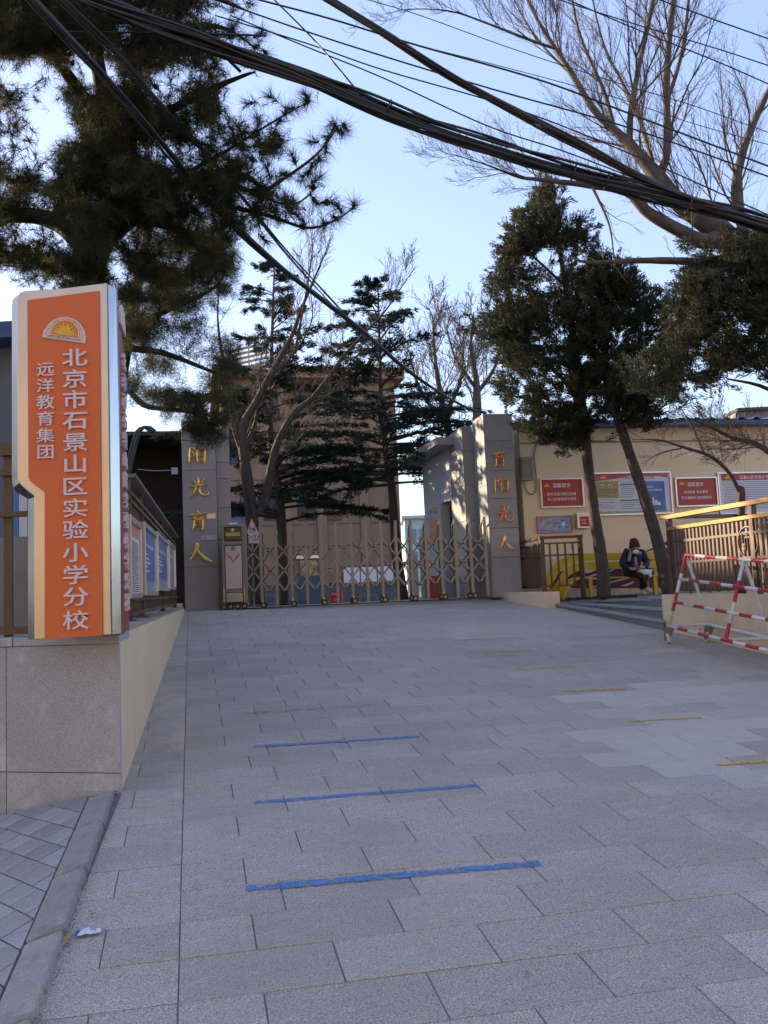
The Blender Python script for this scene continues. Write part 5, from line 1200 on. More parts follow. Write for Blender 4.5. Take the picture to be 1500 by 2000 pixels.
cable([(80,20,5.5),(200,150,6.),(300,262,6.6),(420,405,7.6),(520,500,8.8),(620,578,10.5),(700,640,12.2),(800,726,14.6),(900,790,16.4),(948,806,17.1)],6,.032,.0125,'pair of cables dropping from the top left towards the right gate pillar',seed=3,ext=(2,0))
cable([(150,30,6.),(240,120,6.4),(330,225,6.9),(440,345,7.8),(540,470,9.),(620,560,10.4),(690,636,12.)],4,.030,.009,'thin double cable running just above the cable pair to the gate pillar',seed=4,ext=(2,0))
sing=[([(500,-2),(650,38),(810,87),(1050,155),(1230,222),(1510,328)],8.,.011,'single cable branching off the medium bundle, ending highest of the crossing three at right'),
([(410,-4),(600,62),(750,110),(965,175),(1230,250),(1510,348)],8.2,.010,'single black cable passing just under the branching cable'),
([(420,30),(600,85),(750,137),(1000,210),(1230,300),(1510,424)],8.4,.009,'single black cable, second above the thickest bundle'),
([(450,30),(600,92),(750,153),(950,245),(1100,295),(1250,352)],8.6,.007,'thin single cable just above the thickest bundle, fading into it at right'),
([(1050,-18),(1100,2),(1250,50),(1400,95),(1510,131)],9.,.008,'thin cable in the upper right corner, second from the top'),
([(1060,-20),(1110,0),(1250,60),(1400,120),(1510,168)],9.2,.006,'thinnest cable in the upper right, third from the top'),
([(700,-6),(820,30),(1000,95),(1200,160),(1350,205),(1510,262)],8.3,.006,'slim cable above the branching cable among the poplar twigs'),
([(1240,-18),(1290,0),(1400,40),(1510,79)],8.8,.010,'topmost cable crossing the upper right corner'),
([(810,87),(1000,135),(1200,190),(1350,240),(1510,285)],8.1,.005,'slender cable among the poplar branches leading to the right edge'),
([(120,62),(300,64),(420,66),(520,70)],6.9,.009,'short dark cable crossing the pine crown horizontally')]
for i,(p,Y,r,lab) in enumerate(sing): cable([(x,y,Y) for x,y in p],1,.0,r,lab,'overhead_cable','single overhead cables',seed=20+i,loose=0,ext=(1.5 if p[0][1]<5 else 0,1.5 if p[-1][0]>1500 else 0))
cable([(380,42,7.),(415,85,7.),(470,140,7.05),(555,18,8.)][:3],1,0,.012,'short diagonal cable at the top beside the pine tips','overhead_cable',seed=40,loose=0)
cable([(540,4,7.6),(620,85,7.4),(710,192,7.1)],1,0,.008,'straight tie cable hanging diagonally down to the thickest bundle','overhead_cable',seed=41,loose=0,ext=(1,0))
b1=MB()
tie=thing('cable_ties',atY(1345,400,7.4),'small ties wrapped round the thickest cable bundle','cable tie')
for x,y,Y in ((1345,400,7.42),(1120,338,7.25),(1185,352,7.3),(760,213,7.05)):
    c=atY(x,y,Y); d=norm(atY(x+30,y+9,Y)-c); s=norm(np.cross(d,(0,1,0))); P=[c+(s*math.cos(a)+np.cross(s,d)*math.sin(a))*.078 for a in np.linspace(0,2*math.pi,13)]; b1=MB(); b1.tube(P,.007,5,cap=False); mk('tie',b1,M_cable,tie)
# ------------------------------------------------------------------ vegetation helpers
def inpoly(x,y,poly):
    c=False; j=len(poly)-1
    for i in range(len(poly)):
        xi,yi=poly[i]; xj,yj=poly[j]
        if (yi>y)!=(yj>y) and x<(xj-xi)*(y-yi)/(yj-yi)+xi: c=not c
        j=i
    return c
def region(poly,Y0,Y1,n,rs,holes=(),clump=0):
    xs=[p[0] for p in poly]; ys_=[p[1] for p in poly]; out=[]; 
    cl=None
    if clump:
        cl=[]
        while len(cl)<clump:
            x=rs.uniform(min(xs),max(xs)); y=rs.uniform(min(ys_),max(ys_))
            if inpoly(x,y,poly): cl.append((x,y,rs.uniform(.5,1.3)))
    while len(out)<n:
        if cl and rs.random()<.8:
            cx,cy,s=rs.choice(cl); x=rs.gauss(cx,19*s); y=rs.gauss(cy,13*s)
        else: x=rs.uniform(min(xs),max(xs)); y=rs.uniform(min(ys_),max(ys_))
        if not inpoly(x,y,poly): continue
        if any(((x-hx)/ha/.75)**2+((y-hy)/hb/.75)**2<1 and rs.random()<.85 for hx,hy,ha,hb in holes): continue
        out.append(atY(x+rs.gauss(0,9),y+rs.gauss(0,8),rs.uniform(Y0,Y1)))
    return np.array(out)
def attach(skel,T,rs,r0=.006,sag=0.,maxseg=5,growf=.0035):
    """join every target to the nearest wood already there; returns twig polylines"""
    nodes=np.array(skel); cap=len(nodes)+len(T)*4; A=np.zeros((cap,3)); A[:len(nodes)]=nodes; n=len(nodes)
    d0=np.array([np.min(((nodes-t)**2).sum(1)) for t in T]); order=np.argsort(d0); tw=[]; dirs=np.zeros_like(T)
    for i in order:
        t=T[i]; k=int(np.argmin(((A[:n]-t)**2).sum(1))); a=A[k]; v=t-a; Ln=np.linalg.norm(v)+1e-6
        m1=a+v*.35+rs.normal(0,.07,3)*Ln-Z3*sag*Ln; m2=a+v*.7+rs.normal(0,.06,3)*Ln-Z3*sag*Ln*.6
        pts=[a,m1,m2,t]; rr=min(.03,r0+Ln*growf); tw.append((pts,[rr,rr*.8,rr*.6,rr*.4])); A[n]=m1;A[n+1]=m2;A[n+2]=t;n+=3; dirs[i]=(t-m2)/(np.linalg.norm(t-m2)+1e-6)
    return tw,dirs
def tubes_np(tw,nside=3):
    V=[];Fc=[];k=0
    by={}
    for pts,rad in tw: by.setdefault(len(pts),[]).append((pts,rad))
    Vs=[];Fs=[];off=0
    for m,lst in by.items():
        P=np.array([a for a,_ in lst]); Rr=np.array([b for _,b in lst]); N=len(P)
        Dv=np.gradient(P,axis=1); Dv/=np.linalg.norm(Dv,axis=2,keepdims=True)+1e-9
        ref=np.where(np.abs(Dv[...,2:3])>.9,np.array([1.,0,0]),np.array([0,0,1.])); a=np.cross(Dv,ref); a/=np.linalg.norm(a,axis=2,keepdims=True)+1e-9; b=np.cross(Dv,a)
        ring=[P+(a*math.cos(2*math.pi*j/nside)+b*math.sin(2*math.pi*j/nside))*Rr[...,None] for j in range(nside)]
        Vv=np.stack(ring,2)  # N,m,ns,3
        idx=np.arange(N*m*nside).reshape(N,m,nside)+off
        i0=idx[:,:-1,:]; i1=idx[:,1:,:]; j0=np.roll(i0,-1,2); j1=np.roll(i1,-1,2)
        Fs.append(np.stack([i0,j0,j1],-1).reshape(-1,3)); Fs.append(np.stack([i0,j1,i1],-1).reshape(-1,3)); Vs.append(Vv.reshape(-1,3)); off+=N*m*nside
    return np.concatenate(Vs),np.concatenate(Fs)
def needles(T,dirs,K,Ln,wd,rs,spread=.9,back=.06,along=.6,up=0.,pos=0.):
    M=len(T); base=np.repeat(T,K,0); dd=np.repeat(dirs,K,0); rnd=rs.normal(0,1,(M*K,3)); rnd/=np.linalg.norm(rnd,axis=1)[:,None]
    nd=dd*along+rnd*spread; nd[:,2]+=up; nd/=np.linalg.norm(nd,axis=1)[:,None]+1e-9
    base=base-dd*rs.uniform(0,back,(M*K,1))
    if pos: base=base+rs.normal(0,pos,(M*K,3))
    s=np.cross(nd,rs.normal(0,1,(M*K,3))); s/=np.linalg.norm(s,axis=1)[:,None]+1e-9
    l=Ln*rs.uniform(.7,1.15,(M*K,1)); V=np.empty((M*K,3,3)); V[:,0]=base-s*wd/2; V[:,1]=base+s*wd/2; V[:,2]=base+nd*l
    return V.reshape(-1,3),np.arange(M*K*3).reshape(-1,3)
def sprays(T,dirs,K,Ln,wd,rs,spread=.8,along=.5,up=.0,pos=.08,back=0.):
    """flat little leaf sprays: kite shaped quads, two triangles"""
    M=len(T); dd=np.repeat(dirs,K,0); base=np.repeat(T,K,0)+rs.normal(0,pos,(M*K,3))-dd*rs.uniform(0,1,(M*K,1))*back; rnd=rs.normal(0,1,(M*K,3)); rnd/=np.linalg.norm(rnd,axis=1)[:,None]
    nd=dd*along+rnd*spread; nd[:,2]+=up; nd/=np.linalg.norm(nd,axis=1)[:,None]+1e-9
    s=np.cross(nd,rs.normal(0,1,(M*K,3))); s/=np.linalg.norm(s,axis=1)[:,None]+1e-9; l=Ln*rs.uniform(.6,1.2,(M*K,1))
    V=np.empty((M*K,4,3)); V[:,0]=base; V[:,1]=base+nd*l*.55+s*wd/2; V[:,2]=base+nd*l; V[:,3]=base+nd*l*.55-s*wd/2
    i=np.arange(M*K)[:,None]*4; Fc=np.concatenate([i+np.array([0,1,2]),i+np.array([0,2,3])]); return V.reshape(-1,3),Fc
def cat(*vf):
    Vs=[];Fs=[];o=0
    for V,Fc in vf: Vs.append(V);Fs.append(Fc+o);o+=len(V)
    return np.concatenate(Vs),np.concatenate(Fs)
def limb(pts):  # (x,y,Y,r)
    P=[atY(x,y,Y) for x,y,Y,r in pts]; R0=[p[3] for p in pts]; S_=spline(P,5); rr=np.interp(np.linspace(0,len(P)-1,len(S_)),range(len(P)),R0); return S_,list(rr)
def wood(par,limbs,m,name='trunk',n=9,lean=.0,seed=1):
    rs=np.random.RandomState(seed)
    out=[]
    for i,(P,r) in enumerate(limbs):
        b1=MB(); rr=[x*(1+rs.uniform(-.06,.06)) for x in r]; b1.tube(P,rr,n); mk(name if i==0 else 'limb',b1,m,par,smooth=True)
def grow(P,r,rs,n,len_,lev,out,up=.25,ang=.75,lmul=.55,start=.15,jit=.13,rmin=.0022,rk=.5,nseg=5):
    """random side shoots along polyline P"""
    P=np.array(P); m=len(P)
    for k in range(n):
        t=start+(1-start)*(k+rs.uniform(0,1))/n; x=t*(m-1); i=min(int(x),m-2); f=x-i; b=P[i]*(1-f)+P[i+1]*f; d=P[i+1]-P[i]; d/=np.linalg.norm(d)+1e-9
        rb=(r[i]*(1-f)+r[i+1]*f); v=rs.normal(0,1,3); v-=d*(v@d); v/=np.linalg.norm(v)+1e-9
        dd=d*math.cos(ang*rs.uniform(.6,1.3))+v*math.sin(ang*rs.uniform(.6,1.3)); dd[2]+=up; dd/=np.linalg.norm(dd)
        Ln=len_*rs.uniform(.55,1.2)*(1.15-.6*t); rr=max(rmin,min(rb*rk,Ln*.012)); pts=[b]; c=b.copy(); cur=dd.copy()
        for s in range(nseg):
            cur=cur+rs.normal(0,jit,3); cur[2]+=up*.18; cur/=np.linalg.norm(cur); c=c+cur*Ln/nseg; pts.append(c.copy())
        rads=[rr*(1-.75*s/nseg) for s in range(nseg+1)]; rads=[max(x,rmin*.7) for x in rads]; out.append((pts,rads))
        if lev>1: grow(pts,rads,rs,max(3,int(n*.62)),Ln*lmul,lev-1,out,up,ang,lmul,.12,jit,rmin,rk,nseg if lev>2 else 4)
# ------------------------------------------------------------------ large pine (left)
rs=np.random.RandomState(11); rr_=random.Random(11)
pt=thing('pine_tree',atY(165,1240,8.6),'large dark pine filling the upper left, with cones and long needles against the sky','tree')
limbs=[limb([(165,1300,8.8,.19),(166,900,8.7,.18),(168,640,8.6,.17),(175,520,8.5,.17),(205,450,8.4,.14),(225,360,8.4,.12),(215,240,8.4,.10),(190,120,8.5,.08),(170,-60,8.6,.06)]),
limb([(190,480,8.5,.12),(270,410,8.2,.10),(340,365,8.,.085),(420,340,7.9,.05),(480,345,7.8,.03),(520,375,7.7,.018)]),
limb([(180,500,8.5,.11),(120,440,8.7,.10),(50,420,8.8,.09),(-60,430,8.9,.08)]),
limb([(205,250,8.4,.07),(110,120,8.2,.06),(40,90,8.1,.05),(-40,90,8.,.04)]),
limb([(215,300,8.4,.06),(310,230,8.2,.05),(400,180,8.,.035),(470,150,7.9,.02),(500,140,7.8,.006)]),
limb([(420,345,7.9,.03),(500,375,7.7,.022),(560,345,7.6,.016),(620,300,7.5,.011),(655,255,7.5,.007)]),
limb([(430,400,7.9,.03),(520,420,7.7,.02),(600,445,7.6,.013),(655,430,7.5,.009),(690,405,7.5,.006)]),
limb([(360,340,8.,.02),(450,290,7.8,.015),(530,240,7.7,.01),(600,200,7.6,.006)]),
limb([(330,60,7.8,.04),(400,50,7.7,.03),(450,60,7.6,.015),(500,95,7.5,.008)]),
limb([(500,380,7.8,.014),(570,400,7.7,.009),(620,365,7.6,.006)]),
limb([(170,60,8.5,.06),(250,20,8.,.05),(340,-20,7.8,.04),(430,0,7.6,.02),(480,20,7.6,.008)]),
limb([(200,420,8.4,.07),(330,440,8.7,.06),(400,500,8.9,.03),(430,560,9.,.012)])]
wood(pt,limbs,M_barkd,seed=3)
skel=[p for P,_ in limbs for p in P]
T=[region([(-80,-90),(470,-90),(500,10),(440,70),(440,150),(400,250),(430,330),(380,420),(300,470),(-80,600)],6.9,9.6,3000,rr_,holes=((60,150,75,60),(30,290,50,45),(120,230,35,40),(20,560,40,60)),clump=60),
   region([(140,-60),(380,-60),(400,60),(330,140),(200,130),(60,60)],6.8,8.4,700,rr_),
   region([(100,330),(430,330),(470,420),(440,560),(330,560),(240,600),(60,560),(-60,520),(-60,330)],7.6,9.6,2000,rr_,holes=((40,430,40,30),),clump=30),
   region([(380,250),(520,230),(560,330),(600,380),(520,440),(440,470),(380,400)],7.2,8.2,240,rr_,clump=16)]
tips=[(655,248),(668,262),(640,300),(620,312),(600,330),(690,402),(668,418),(655,432),(612,370),(625,350),(600,200),(575,212),(590,185),(545,240),(500,95),(480,75),(520,110),(455,60),(440,75),(470,120),(510,60),(560,215),(480,200),(520,190),(500,265),(540,285),(575,300),(605,275),(560,390),(540,425),(590,440),(630,440),(650,395),(520,330),(480,310),(470,250),(430,220),(395,200),(520,470),(500,440),(550,270),(640,270),(676,250),(585,345),(530,300),(505,225),(620,395),(575,420)]
TIPS=tips+[(x+14,y-10) for x,y in tips[::2]]
T.append(region([(-80,-90),(200,-90),(170,60),(60,110),(-80,130)],6.9,8.8,800,rr_))
T.append(region([(130,170),(400,170),(480,260),(470,390),(400,430),(180,420)],7.,8.6,1100,rr_,holes=((330,210,30,16),(420,250,24,20)),clump=36))
ntip=len(tips)
T.append(np.array([atY(x+rs.uniform(-5,5),y+rs.uniform(-5,5),rs.uniform(7.4,7.8)) for x,y in tips]))
T=np.concatenate(T)
tw,dirs=attach(skel,T,rs,.0035,-.03)
V1,F1=tubes_np(tw,3); o=mknp('branchlets',V1,F1,M_barkd,pt)
Va,Fa=needles(T,dirs,34,.125,.0052,rs,.85,.10,.62,.1)
T2=T-dirs*.13+rs.normal(0,.03,T.shape); Vb,Fb=needles(T2,dirs,14,.12,.005,rs,.8,.1,.8,.1)
Tt=T[-ntip:]; Dt=dirs[-ntip:]; Vt,Ft=needles(np.concatenate([Tt,Tt-Dt*.07]),np.concatenate([Dt,Dt]),46,.19,.004,rs,.75,.05,.75,.05)
o=mknp('tip_needles',Vt,Ft,[M_pine],pt); o['kind']='stuff'
V,Fc=cat((Va,Fa),(Vb,Fb)); px_=None
mi=(rs.random_sample(len(T))<.28).astype(int); midx=np.concatenate([np.repeat(mi,34),np.repeat(mi,14)])
o=mknp('crown',V,Fc,[M_pine,M_pine2],pt,midx); o['kind']='stuff'
b1=MB(); b1.ball((0,0,0),.026,8,6,(1,1,1.25)); cm=mk('pine_cone',b1,M_cone,pt,org=np.zeros(3)); 
for v in cm.data.vertices: v.co*=1+rr_.uniform(-.18,.18)
cm.matrix_local=Matrix.Translation(Vector(T[5]-W[pt.name]))
sel=rs.choice(len(T),110,replace=False)
for i in list(sel)+list(range(len(T)-len(tips),len(T),2)):
    p=T[i]-dirs[i]*.05; s=rs.uniform(.6,1.05); inst('pine_cone',cm.data,Matrix.Translation(Vector(p))@Matrix.Scale(s,4),pt)
# ------------------------------------------------------------------ second pine behind sign (lit needles) hanging in front of left pillar
pt2=thing('pine_tree',atY(235,1200,13.5),'fine needled pine behind the orange sign, its bough drooping over the left pillar','tree')
l2=[limb([(225,1200,13.8,.14),(228,900,13.8,.13),(235,750,13.7,.12),(250,640,13.6,.11),(280,500,13.6,.08),(300,380,13.6,.05)]),
limb([(235,740,13.7,.06),(280,790,13.4,.05),(340,800,13.1,.035),(390,812,12.9,.02),(430,850,12.8,.01)]),
limb([(245,680,13.7,.06),(320,690,13.4,.05),(400,720,13.2,.03),(450,740,13.1,.015)]),
limb([(255,640,13.6,.06),(340,600,13.4,.045),(420,560,13.2,.025),(455,500,13.1,.012)])]
wood(pt2,l2,M_barkd,seed=4); sk=[p for P,_ in l2 for p in P]
T=np.concatenate([region([(215,560),(330,540),(430,440),(465,470),(450,600),(430,640),(470,700),(452,800),(440,830),(400,880),(330,850),(300,800),(250,790),(235,700)],12.6,14.6,1500,rr_,holes=((300,745,45,22),(285,800,50,14),(300,680,30,16),(350,760,30,12),(420,690,25,14)),clump=40),
  region([(250,400),(440,400),(455,520),(440,620),(260,620)],13.,15.,1000,rr_,clump=26),
  region([(340,820),(450,800),(440,850),(395,872),(350,850)],12.7,13.1,90,rr_)])
tw,dirs=attach(sk,T,rs,.004,.0); V1,F1=tubes_np(tw,3); mknp('branchlets',V1,F1,M_barkd,pt2)
V,Fc=needles(T,dirs,44,.12,.0065,rs,.85,.12,.6,.05,pos=.05); mi=(rs.random_sample(len(T))<.4).astype(int)
o=mknp('crown',V,Fc,[M_pine,M_pine2],pt2,np.repeat(mi,44)); o['kind']='stuff'
# ------------------------------------------------------------------ far left junipers glimpsed past the sign
# ------------------------------------------------------------------ junipers (right)
def juniper(label,limbs_,regs,seed,K=46,Ln=.095,wd=.017,pos=.022,m=(M_jun,M_junb),up=.38,bp=.35,trunkname='trunk'):
    rs=np.random.RandomState(seed); rr_=random.Random(seed); t=thing('juniper_tree',limbs_[0][0][0],label,'tree'); wood(t,limbs_,M_bark,seed=seed)
    sk=[p for P,_ in limbs_ for p in P]; T=np.concatenate([region(poly,y0,y1,n,rr_,holes=h,clump=c) for poly,y0,y1,n,h,c in regs])
    tw,dirs=attach(sk,T,rs,.005,.0); V1,F1=tubes_np(tw,3); mknp('branchlets',V1,F1,M_bark,t)
    b0=limbs_[0][0]; ax=np.array([b0[int(np.argmin([abs(q[2]-t_[2]) for q in b0]))] for t_ in T]); od=(T-ax); od/=np.linalg.norm(od,axis=1)[:,None]+1e-6
    dirs=dirs*.5+od*.7+rs.normal(0,.35,T.shape); dirs[:,2]+=up; dirs/=np.linalg.norm(dirs,axis=1)[:,None]
    V,Fc=sprays(T,dirs,K,Ln,wd,rs,.42,.75,.05,pos,back=.26); mi=(rs.random_sample(len(T))<bp).astype(int); mm=np.repeat(mi,K); mm=np.concatenate([mm,mm]); o=mknp('crown',V,Fc,list(m),t,mm); o['kind']='stuff'; return t
j1=[limb([(1180,1168,14.6,.13),(1176,1100,14.6,.115),(1160,1000,14.6,.10),(1148,900,14.6,.09),(1140,820,14.6,.085),(1125,700,14.6,.075),(1105,560,14.6,.055),(1085,440,14.6,.03),(1073,350,14.6,.01)]),
 limb([(1135,780,14.6,.04),(1060,700,14.3,.03),(1000,640,14.2,.02),(950,610,14.1,.01)]),limb([(1120,680,14.6,.04),(1180,600,14.5,.03),(1220,520,14.4,.01)]),limb([(1142,830,14.6,.035),(1060,790,14.4,.025),(990,770,14.3,.01)]),limb([(1105,560,14.6,.03),(1040,500,14.5,.02),(1000,470,14.4,.008)])]
juniper('tall dense juniper with straight trunk beside the small corner railing',j1,[([(1062,345),(1100,352),(1120,400),(1168,430),(1165,510),(1185,540),(1150,600),(1180,700),(1160,800),(1100,860),(1040,850),(985,800),(950,745),(985,720),(905,640),(950,590),(950,540),(975,520),(965,480),(1000,450),(985,420),(1030,400),(1045,350)],13.6,15.4,2300,((1010,560,20,16),(1060,480,16,14),(1090,740,24,12),(960,660,14,14),(1130,520,12,16),(1040,640,16,10),(1100,430,8,14),(1000,800,20,10),(1150,640,14,12)),95),
  ([(1040,790),(1160,800),(1170,850),(1130,870),(1080,880),(1030,850)],14.,15.2,170,(),8),([(1165,790),(1190,800),(1180,830)],14.2,14.6,12,(),0)],21)
j2=[limb([(1308,1165,14.0,.12),(1285,1060,14.05,.105),(1255,960,14.1,.095),(1228,880,14.15,.085),(1208,820,14.2,.08),(1190,770,14.2,.07),(1180,700,14.2,.05),(1190,600,14.2,.03),(1205,520,14.2,.01)]),
 limb([(1212,838,14.2,.035),(1250,790,14.1,.025),(1290,750,14.,.015),(1330,730,14.,.008)]),limb([(1190,760,14.2,.04),(1250,680,14.,.03),(1300,620,13.9,.015),(1330,560,13.9,.006)]),limb([(1185,720,14.2,.03),(1130,660,14.4,.02)])]
juniper('leaning juniper whose slanted trunk rises beside the seated person',j2,[([(1150,480),(1215,500),(1260,540),(1300,560),(1340,640),(1330,740),(1290,800),(1230,830),(1170,800),(1130,700),(1140,560)],13.3,15.,1750,((1240,700,26,18),(1275,740,24,16),(1200,640,18,14),(1180,560,14,12),(1290,640,16,18),(1230,600,14,14),(1250,790,24,12)),70),
  ([(1220,770),(1330,780),(1300,830),(1230,840)],13.6,14.6,50,(),6)],22)
j3=[limb([(1590,1160,11.8,.16),(1580,900,11.8,.14),(1560,700,11.8,.12),(1530,560,11.8,.08),(1500,460,11.8,.04)]),limb([(1560,700,11.8,.06),(1480,690,11.7,.045),(1400,720,11.6,.03),(1330,735,11.5,.015),(1260,740,11.4,.008)]),limb([(1545,620,11.8,.05),(1450,600,11.7,.035),(1380,610,11.6,.02),(1330,650,11.5,.008)]),limb([(1530,560,11.8,.05),(1450,500,11.7,.03),(1410,460,11.6,.015)]),limb([(1570,820,11.8,.04),(1500,760,11.7,.03),(1420,740,11.6,.012)])]
juniper('broad juniper entering from the right edge over the blue roof',j3,[([(1300,480),(1420,450),(1540,440),(1600,500),(1600,760),(1520,750),(1450,720),(1400,740),(1350,690),(1320,640),(1330,560),(1380,520),(1390,470)],11.,12.8,2000,((1440,640,34,20),(1385,590,24,18),(1480,560,20,16),(1350,620,20,24),(1330,540,18,20),(1420,700,20,12)),70),
  ([(1180,690),(1330,650),(1400,720),(1420,760),(1330,790),(1230,760)],11.1,11.9,150,(),14),([(1290,540),(1400,480),(1420,640),(1330,700),(1280,640)],11.2,12.2,300,(),24)],23,K=44,Ln=.085,wd=.015,pos=.02)
# ------------------------------------------------------------------ cedars behind the gate
def cedar(label,base,apex,Y,Hbr0,spreadfn,seed,nbr=70,trunkr=.17,mid=None,K=7):
    rs=np.random.RandomState(seed); B0=atY(*base,Y); A0=atY(*apex,Y); P=[B0]+([atY(*q,Y) for q in (mid or [])])+[A0]; S_=spline(P,8); n=len(S_)
    t=thing('cedar_tree',B0,label,'tree'); rad=list(np.linspace(trunkr,.015,n)); b1=MB(); b1.tube(S_,rad,9); mk('trunk',b1,M_bark,t,smooth=True)
    S_=np.array(S_); tw=[]; T=[];Dr=[]
    for k in range(nbr):
        f=Hbr0+(1-Hbr0)*(k+rs.uniform(0,1))/nbr; x=f*(n-1); i=min(int(x),n-2); b=S_[i]*(1-x+i)+S_[i+1]*(x-i); a=rs.uniform(0,2*math.pi); g=(f-Hbr0)/(1-Hbr0)
        Ln=spreadfn(g)*rs.uniform(.65,1.15); d=np.array([math.cos(a),math.sin(a),.16+.35*g]); c=b.copy(); pts=[c.copy()]; ns=7
        for s in range(ns): d=d+rs.normal(0,.05,3); d[2]-=.035+.05*rs.uniform(); d/=np.linalg.norm(d); c=c+d*Ln/ns; pts.append(c.copy())
        tw.append((pts,[max(.006,.012+.012*Ln)*(1-.8*s/ns) for s in range(ns+1)]))
        pa=np.array(pts); m=int(5+Ln*13)
        for q in range(m):
            z=.18+.82*rs.uniform(); y=z*ns; j=min(int(y),ns-1); p=pa[j]+(pa[j+1]-pa[j])*(y-j); dd=pa[j+1]-pa[j]; dd/=np.linalg.norm(dd); sd_=np.cross(dd,Z3); sd_/=np.linalg.norm(sd_)
            lat=rs.uniform(.15,.55)*min(1,Ln*.5)*(1.2-z); sg_=rs.choice([-1,1]); e=p+sd_*sg_*lat+dd*lat*.7-Z3*rs.uniform(0,.08); 
            tw.append(([p,(p+e)/2+Z3*.01,e],[.006,.005,.003]))
            for w__ in range(3): z2=(w__+.7)/3; T.append(p+(e-p)*z2); Dr.append(norm(e-p+dd*.2))
    T=np.array(T);Dr=np.array(Dr); V1,F1=tubes_np(tw,3); mknp('branches',V1,F1,M_bark,t)
    V,Fc=sprays(T,Dr,K,.13,.026,rs,.42,.8,.12,.028); o=mknp('crown',V,Fc,M_ced,t); o['kind']='stuff'; return t
cedar('cedar with a narrow pointed top rising above the left of the brown building',(552,1185),(536,515),22.,.22,lambda g:.4+3.5*(1-g)**.9*(1 if g>.12 else .75),31,95,.17,[(548,1000),(528,850),(530,700)])
cedar('cedar with bare curving lower trunk in front of the brown building',(787,1172),(738,552),21.,.40,lambda g:.4+3.3*(1-g)**.8,32,84,.16,[(775,1080),(765,950),(748,850),(742,700)])
# ------------------------------------------------------------------ bare trees
def bare(label,limbs_,specs,seed,m=M_bark,name='bare_tree',rmin=.004,**kw):
    rs=np.random.RandomState(seed); t=thing(name,limbs_[0][0][0],label,'tree'); wood(t,limbs_,m,seed=seed); out=[]
    for (P,r),(n,ln,lev) in zip(limbs_,specs):
        if n: grow(P,r,rs,n,ln,lev,out,rmin=rmin,**kw)
    V,Fc=tubes_np(out,3); o=mknp('twigs',V,Fc,m,t); return t
Y=18.
lm_=[limb([(500,1180,Y,.22),(497,1080,Y,.2),(488,980,Y,.19),(478,900,Y,.17),(474,836,Y,.14),(500,786,Y,.12),(526,736,Y,.10),(568,660,Y,.07),(590,600,Y,.05),(620,530,Y,.03),(650,460,Y,.01)]),
 limb([(492,1010,Y,.13),(515,985,Y,.13),(533,898,Y,.12),(546,856,Y,.11),(576,806,Y,.10),(610,778,Y,.085),(644,735,Y,.07),(668,700,Y,.055),(708,655,Y,.04),(750,610,Y,.03),(778,570,Y,.02),(812,520,Y,.008)]),
 limb([(484,900,Y,.12),(462,850,Y,.11),(450,780,Y,.09),(435,700,Y,.06),(425,620,Y,.03),(430,540,Y,.01)]),
 limb([(526,736,Y,.05),(575,690,Y+.3,.035),(610,620,Y+.5,.02),(600,540,Y+.6,.01)]),
 limb([(576,690,Y,.05),(585,640,Y,.04),(600,560,Y-.2,.03),(610,480,Y-.2,.015),(600,420,Y-.2,.006)]),
 limb([(480,870,Y,.08),(500,820,Y+.3,.06),(505,740,Y+.4,.03),(520,640,Y+.4,.01)])]
lm_=[(P,[x*.72 for x in r]) for P,r in lm_]
bare('many limbed bare tree just behind the gate at left, branches reaching over the building',lm_,[(16,1.5,3),(18,1.6,3),(8,1.2,3),(9,1.1,3),(14,1.2,3),(8,1.,2)],41,rmin=.0045)
Y=46.
bare('bare tree behind the guard house, left of the two near the right pillar',[limb([(905,1000,Y,.3),(880,860,Y,.26),(862,780,Y,.18),(850,700,Y,.1),(845,620,Y,.03)]),limb([(875,840,Y,.15),(820,760,Y,.1),(800,690,Y,.03)]),limb([(870,810,Y,.14),(900,740,Y,.09),(905,650,Y,.03)])],[(18,4.,3),(12,3.2,3),(12,3.2,3)],42,rmin=.014,name='bare_tree')
Y=40.
bare('bare tree directly behind the right gate pillar',[limb([(935,1000,Y,.26),(932,800,Y,.22),(930,740,Y,.15),(920,680,Y,.09),(925,610,Y,.03)]),limb([(930,770,Y,.12),(965,720,Y,.08),(985,650,Y,.03)]),limb([(931,760,Y,.1),(890,700,Y,.07),(870,630,Y,.02)])],[(16,3.2,3),(10,2.6,3),(10,2.8,3)],43,rmin=.012,name='bare_tree')
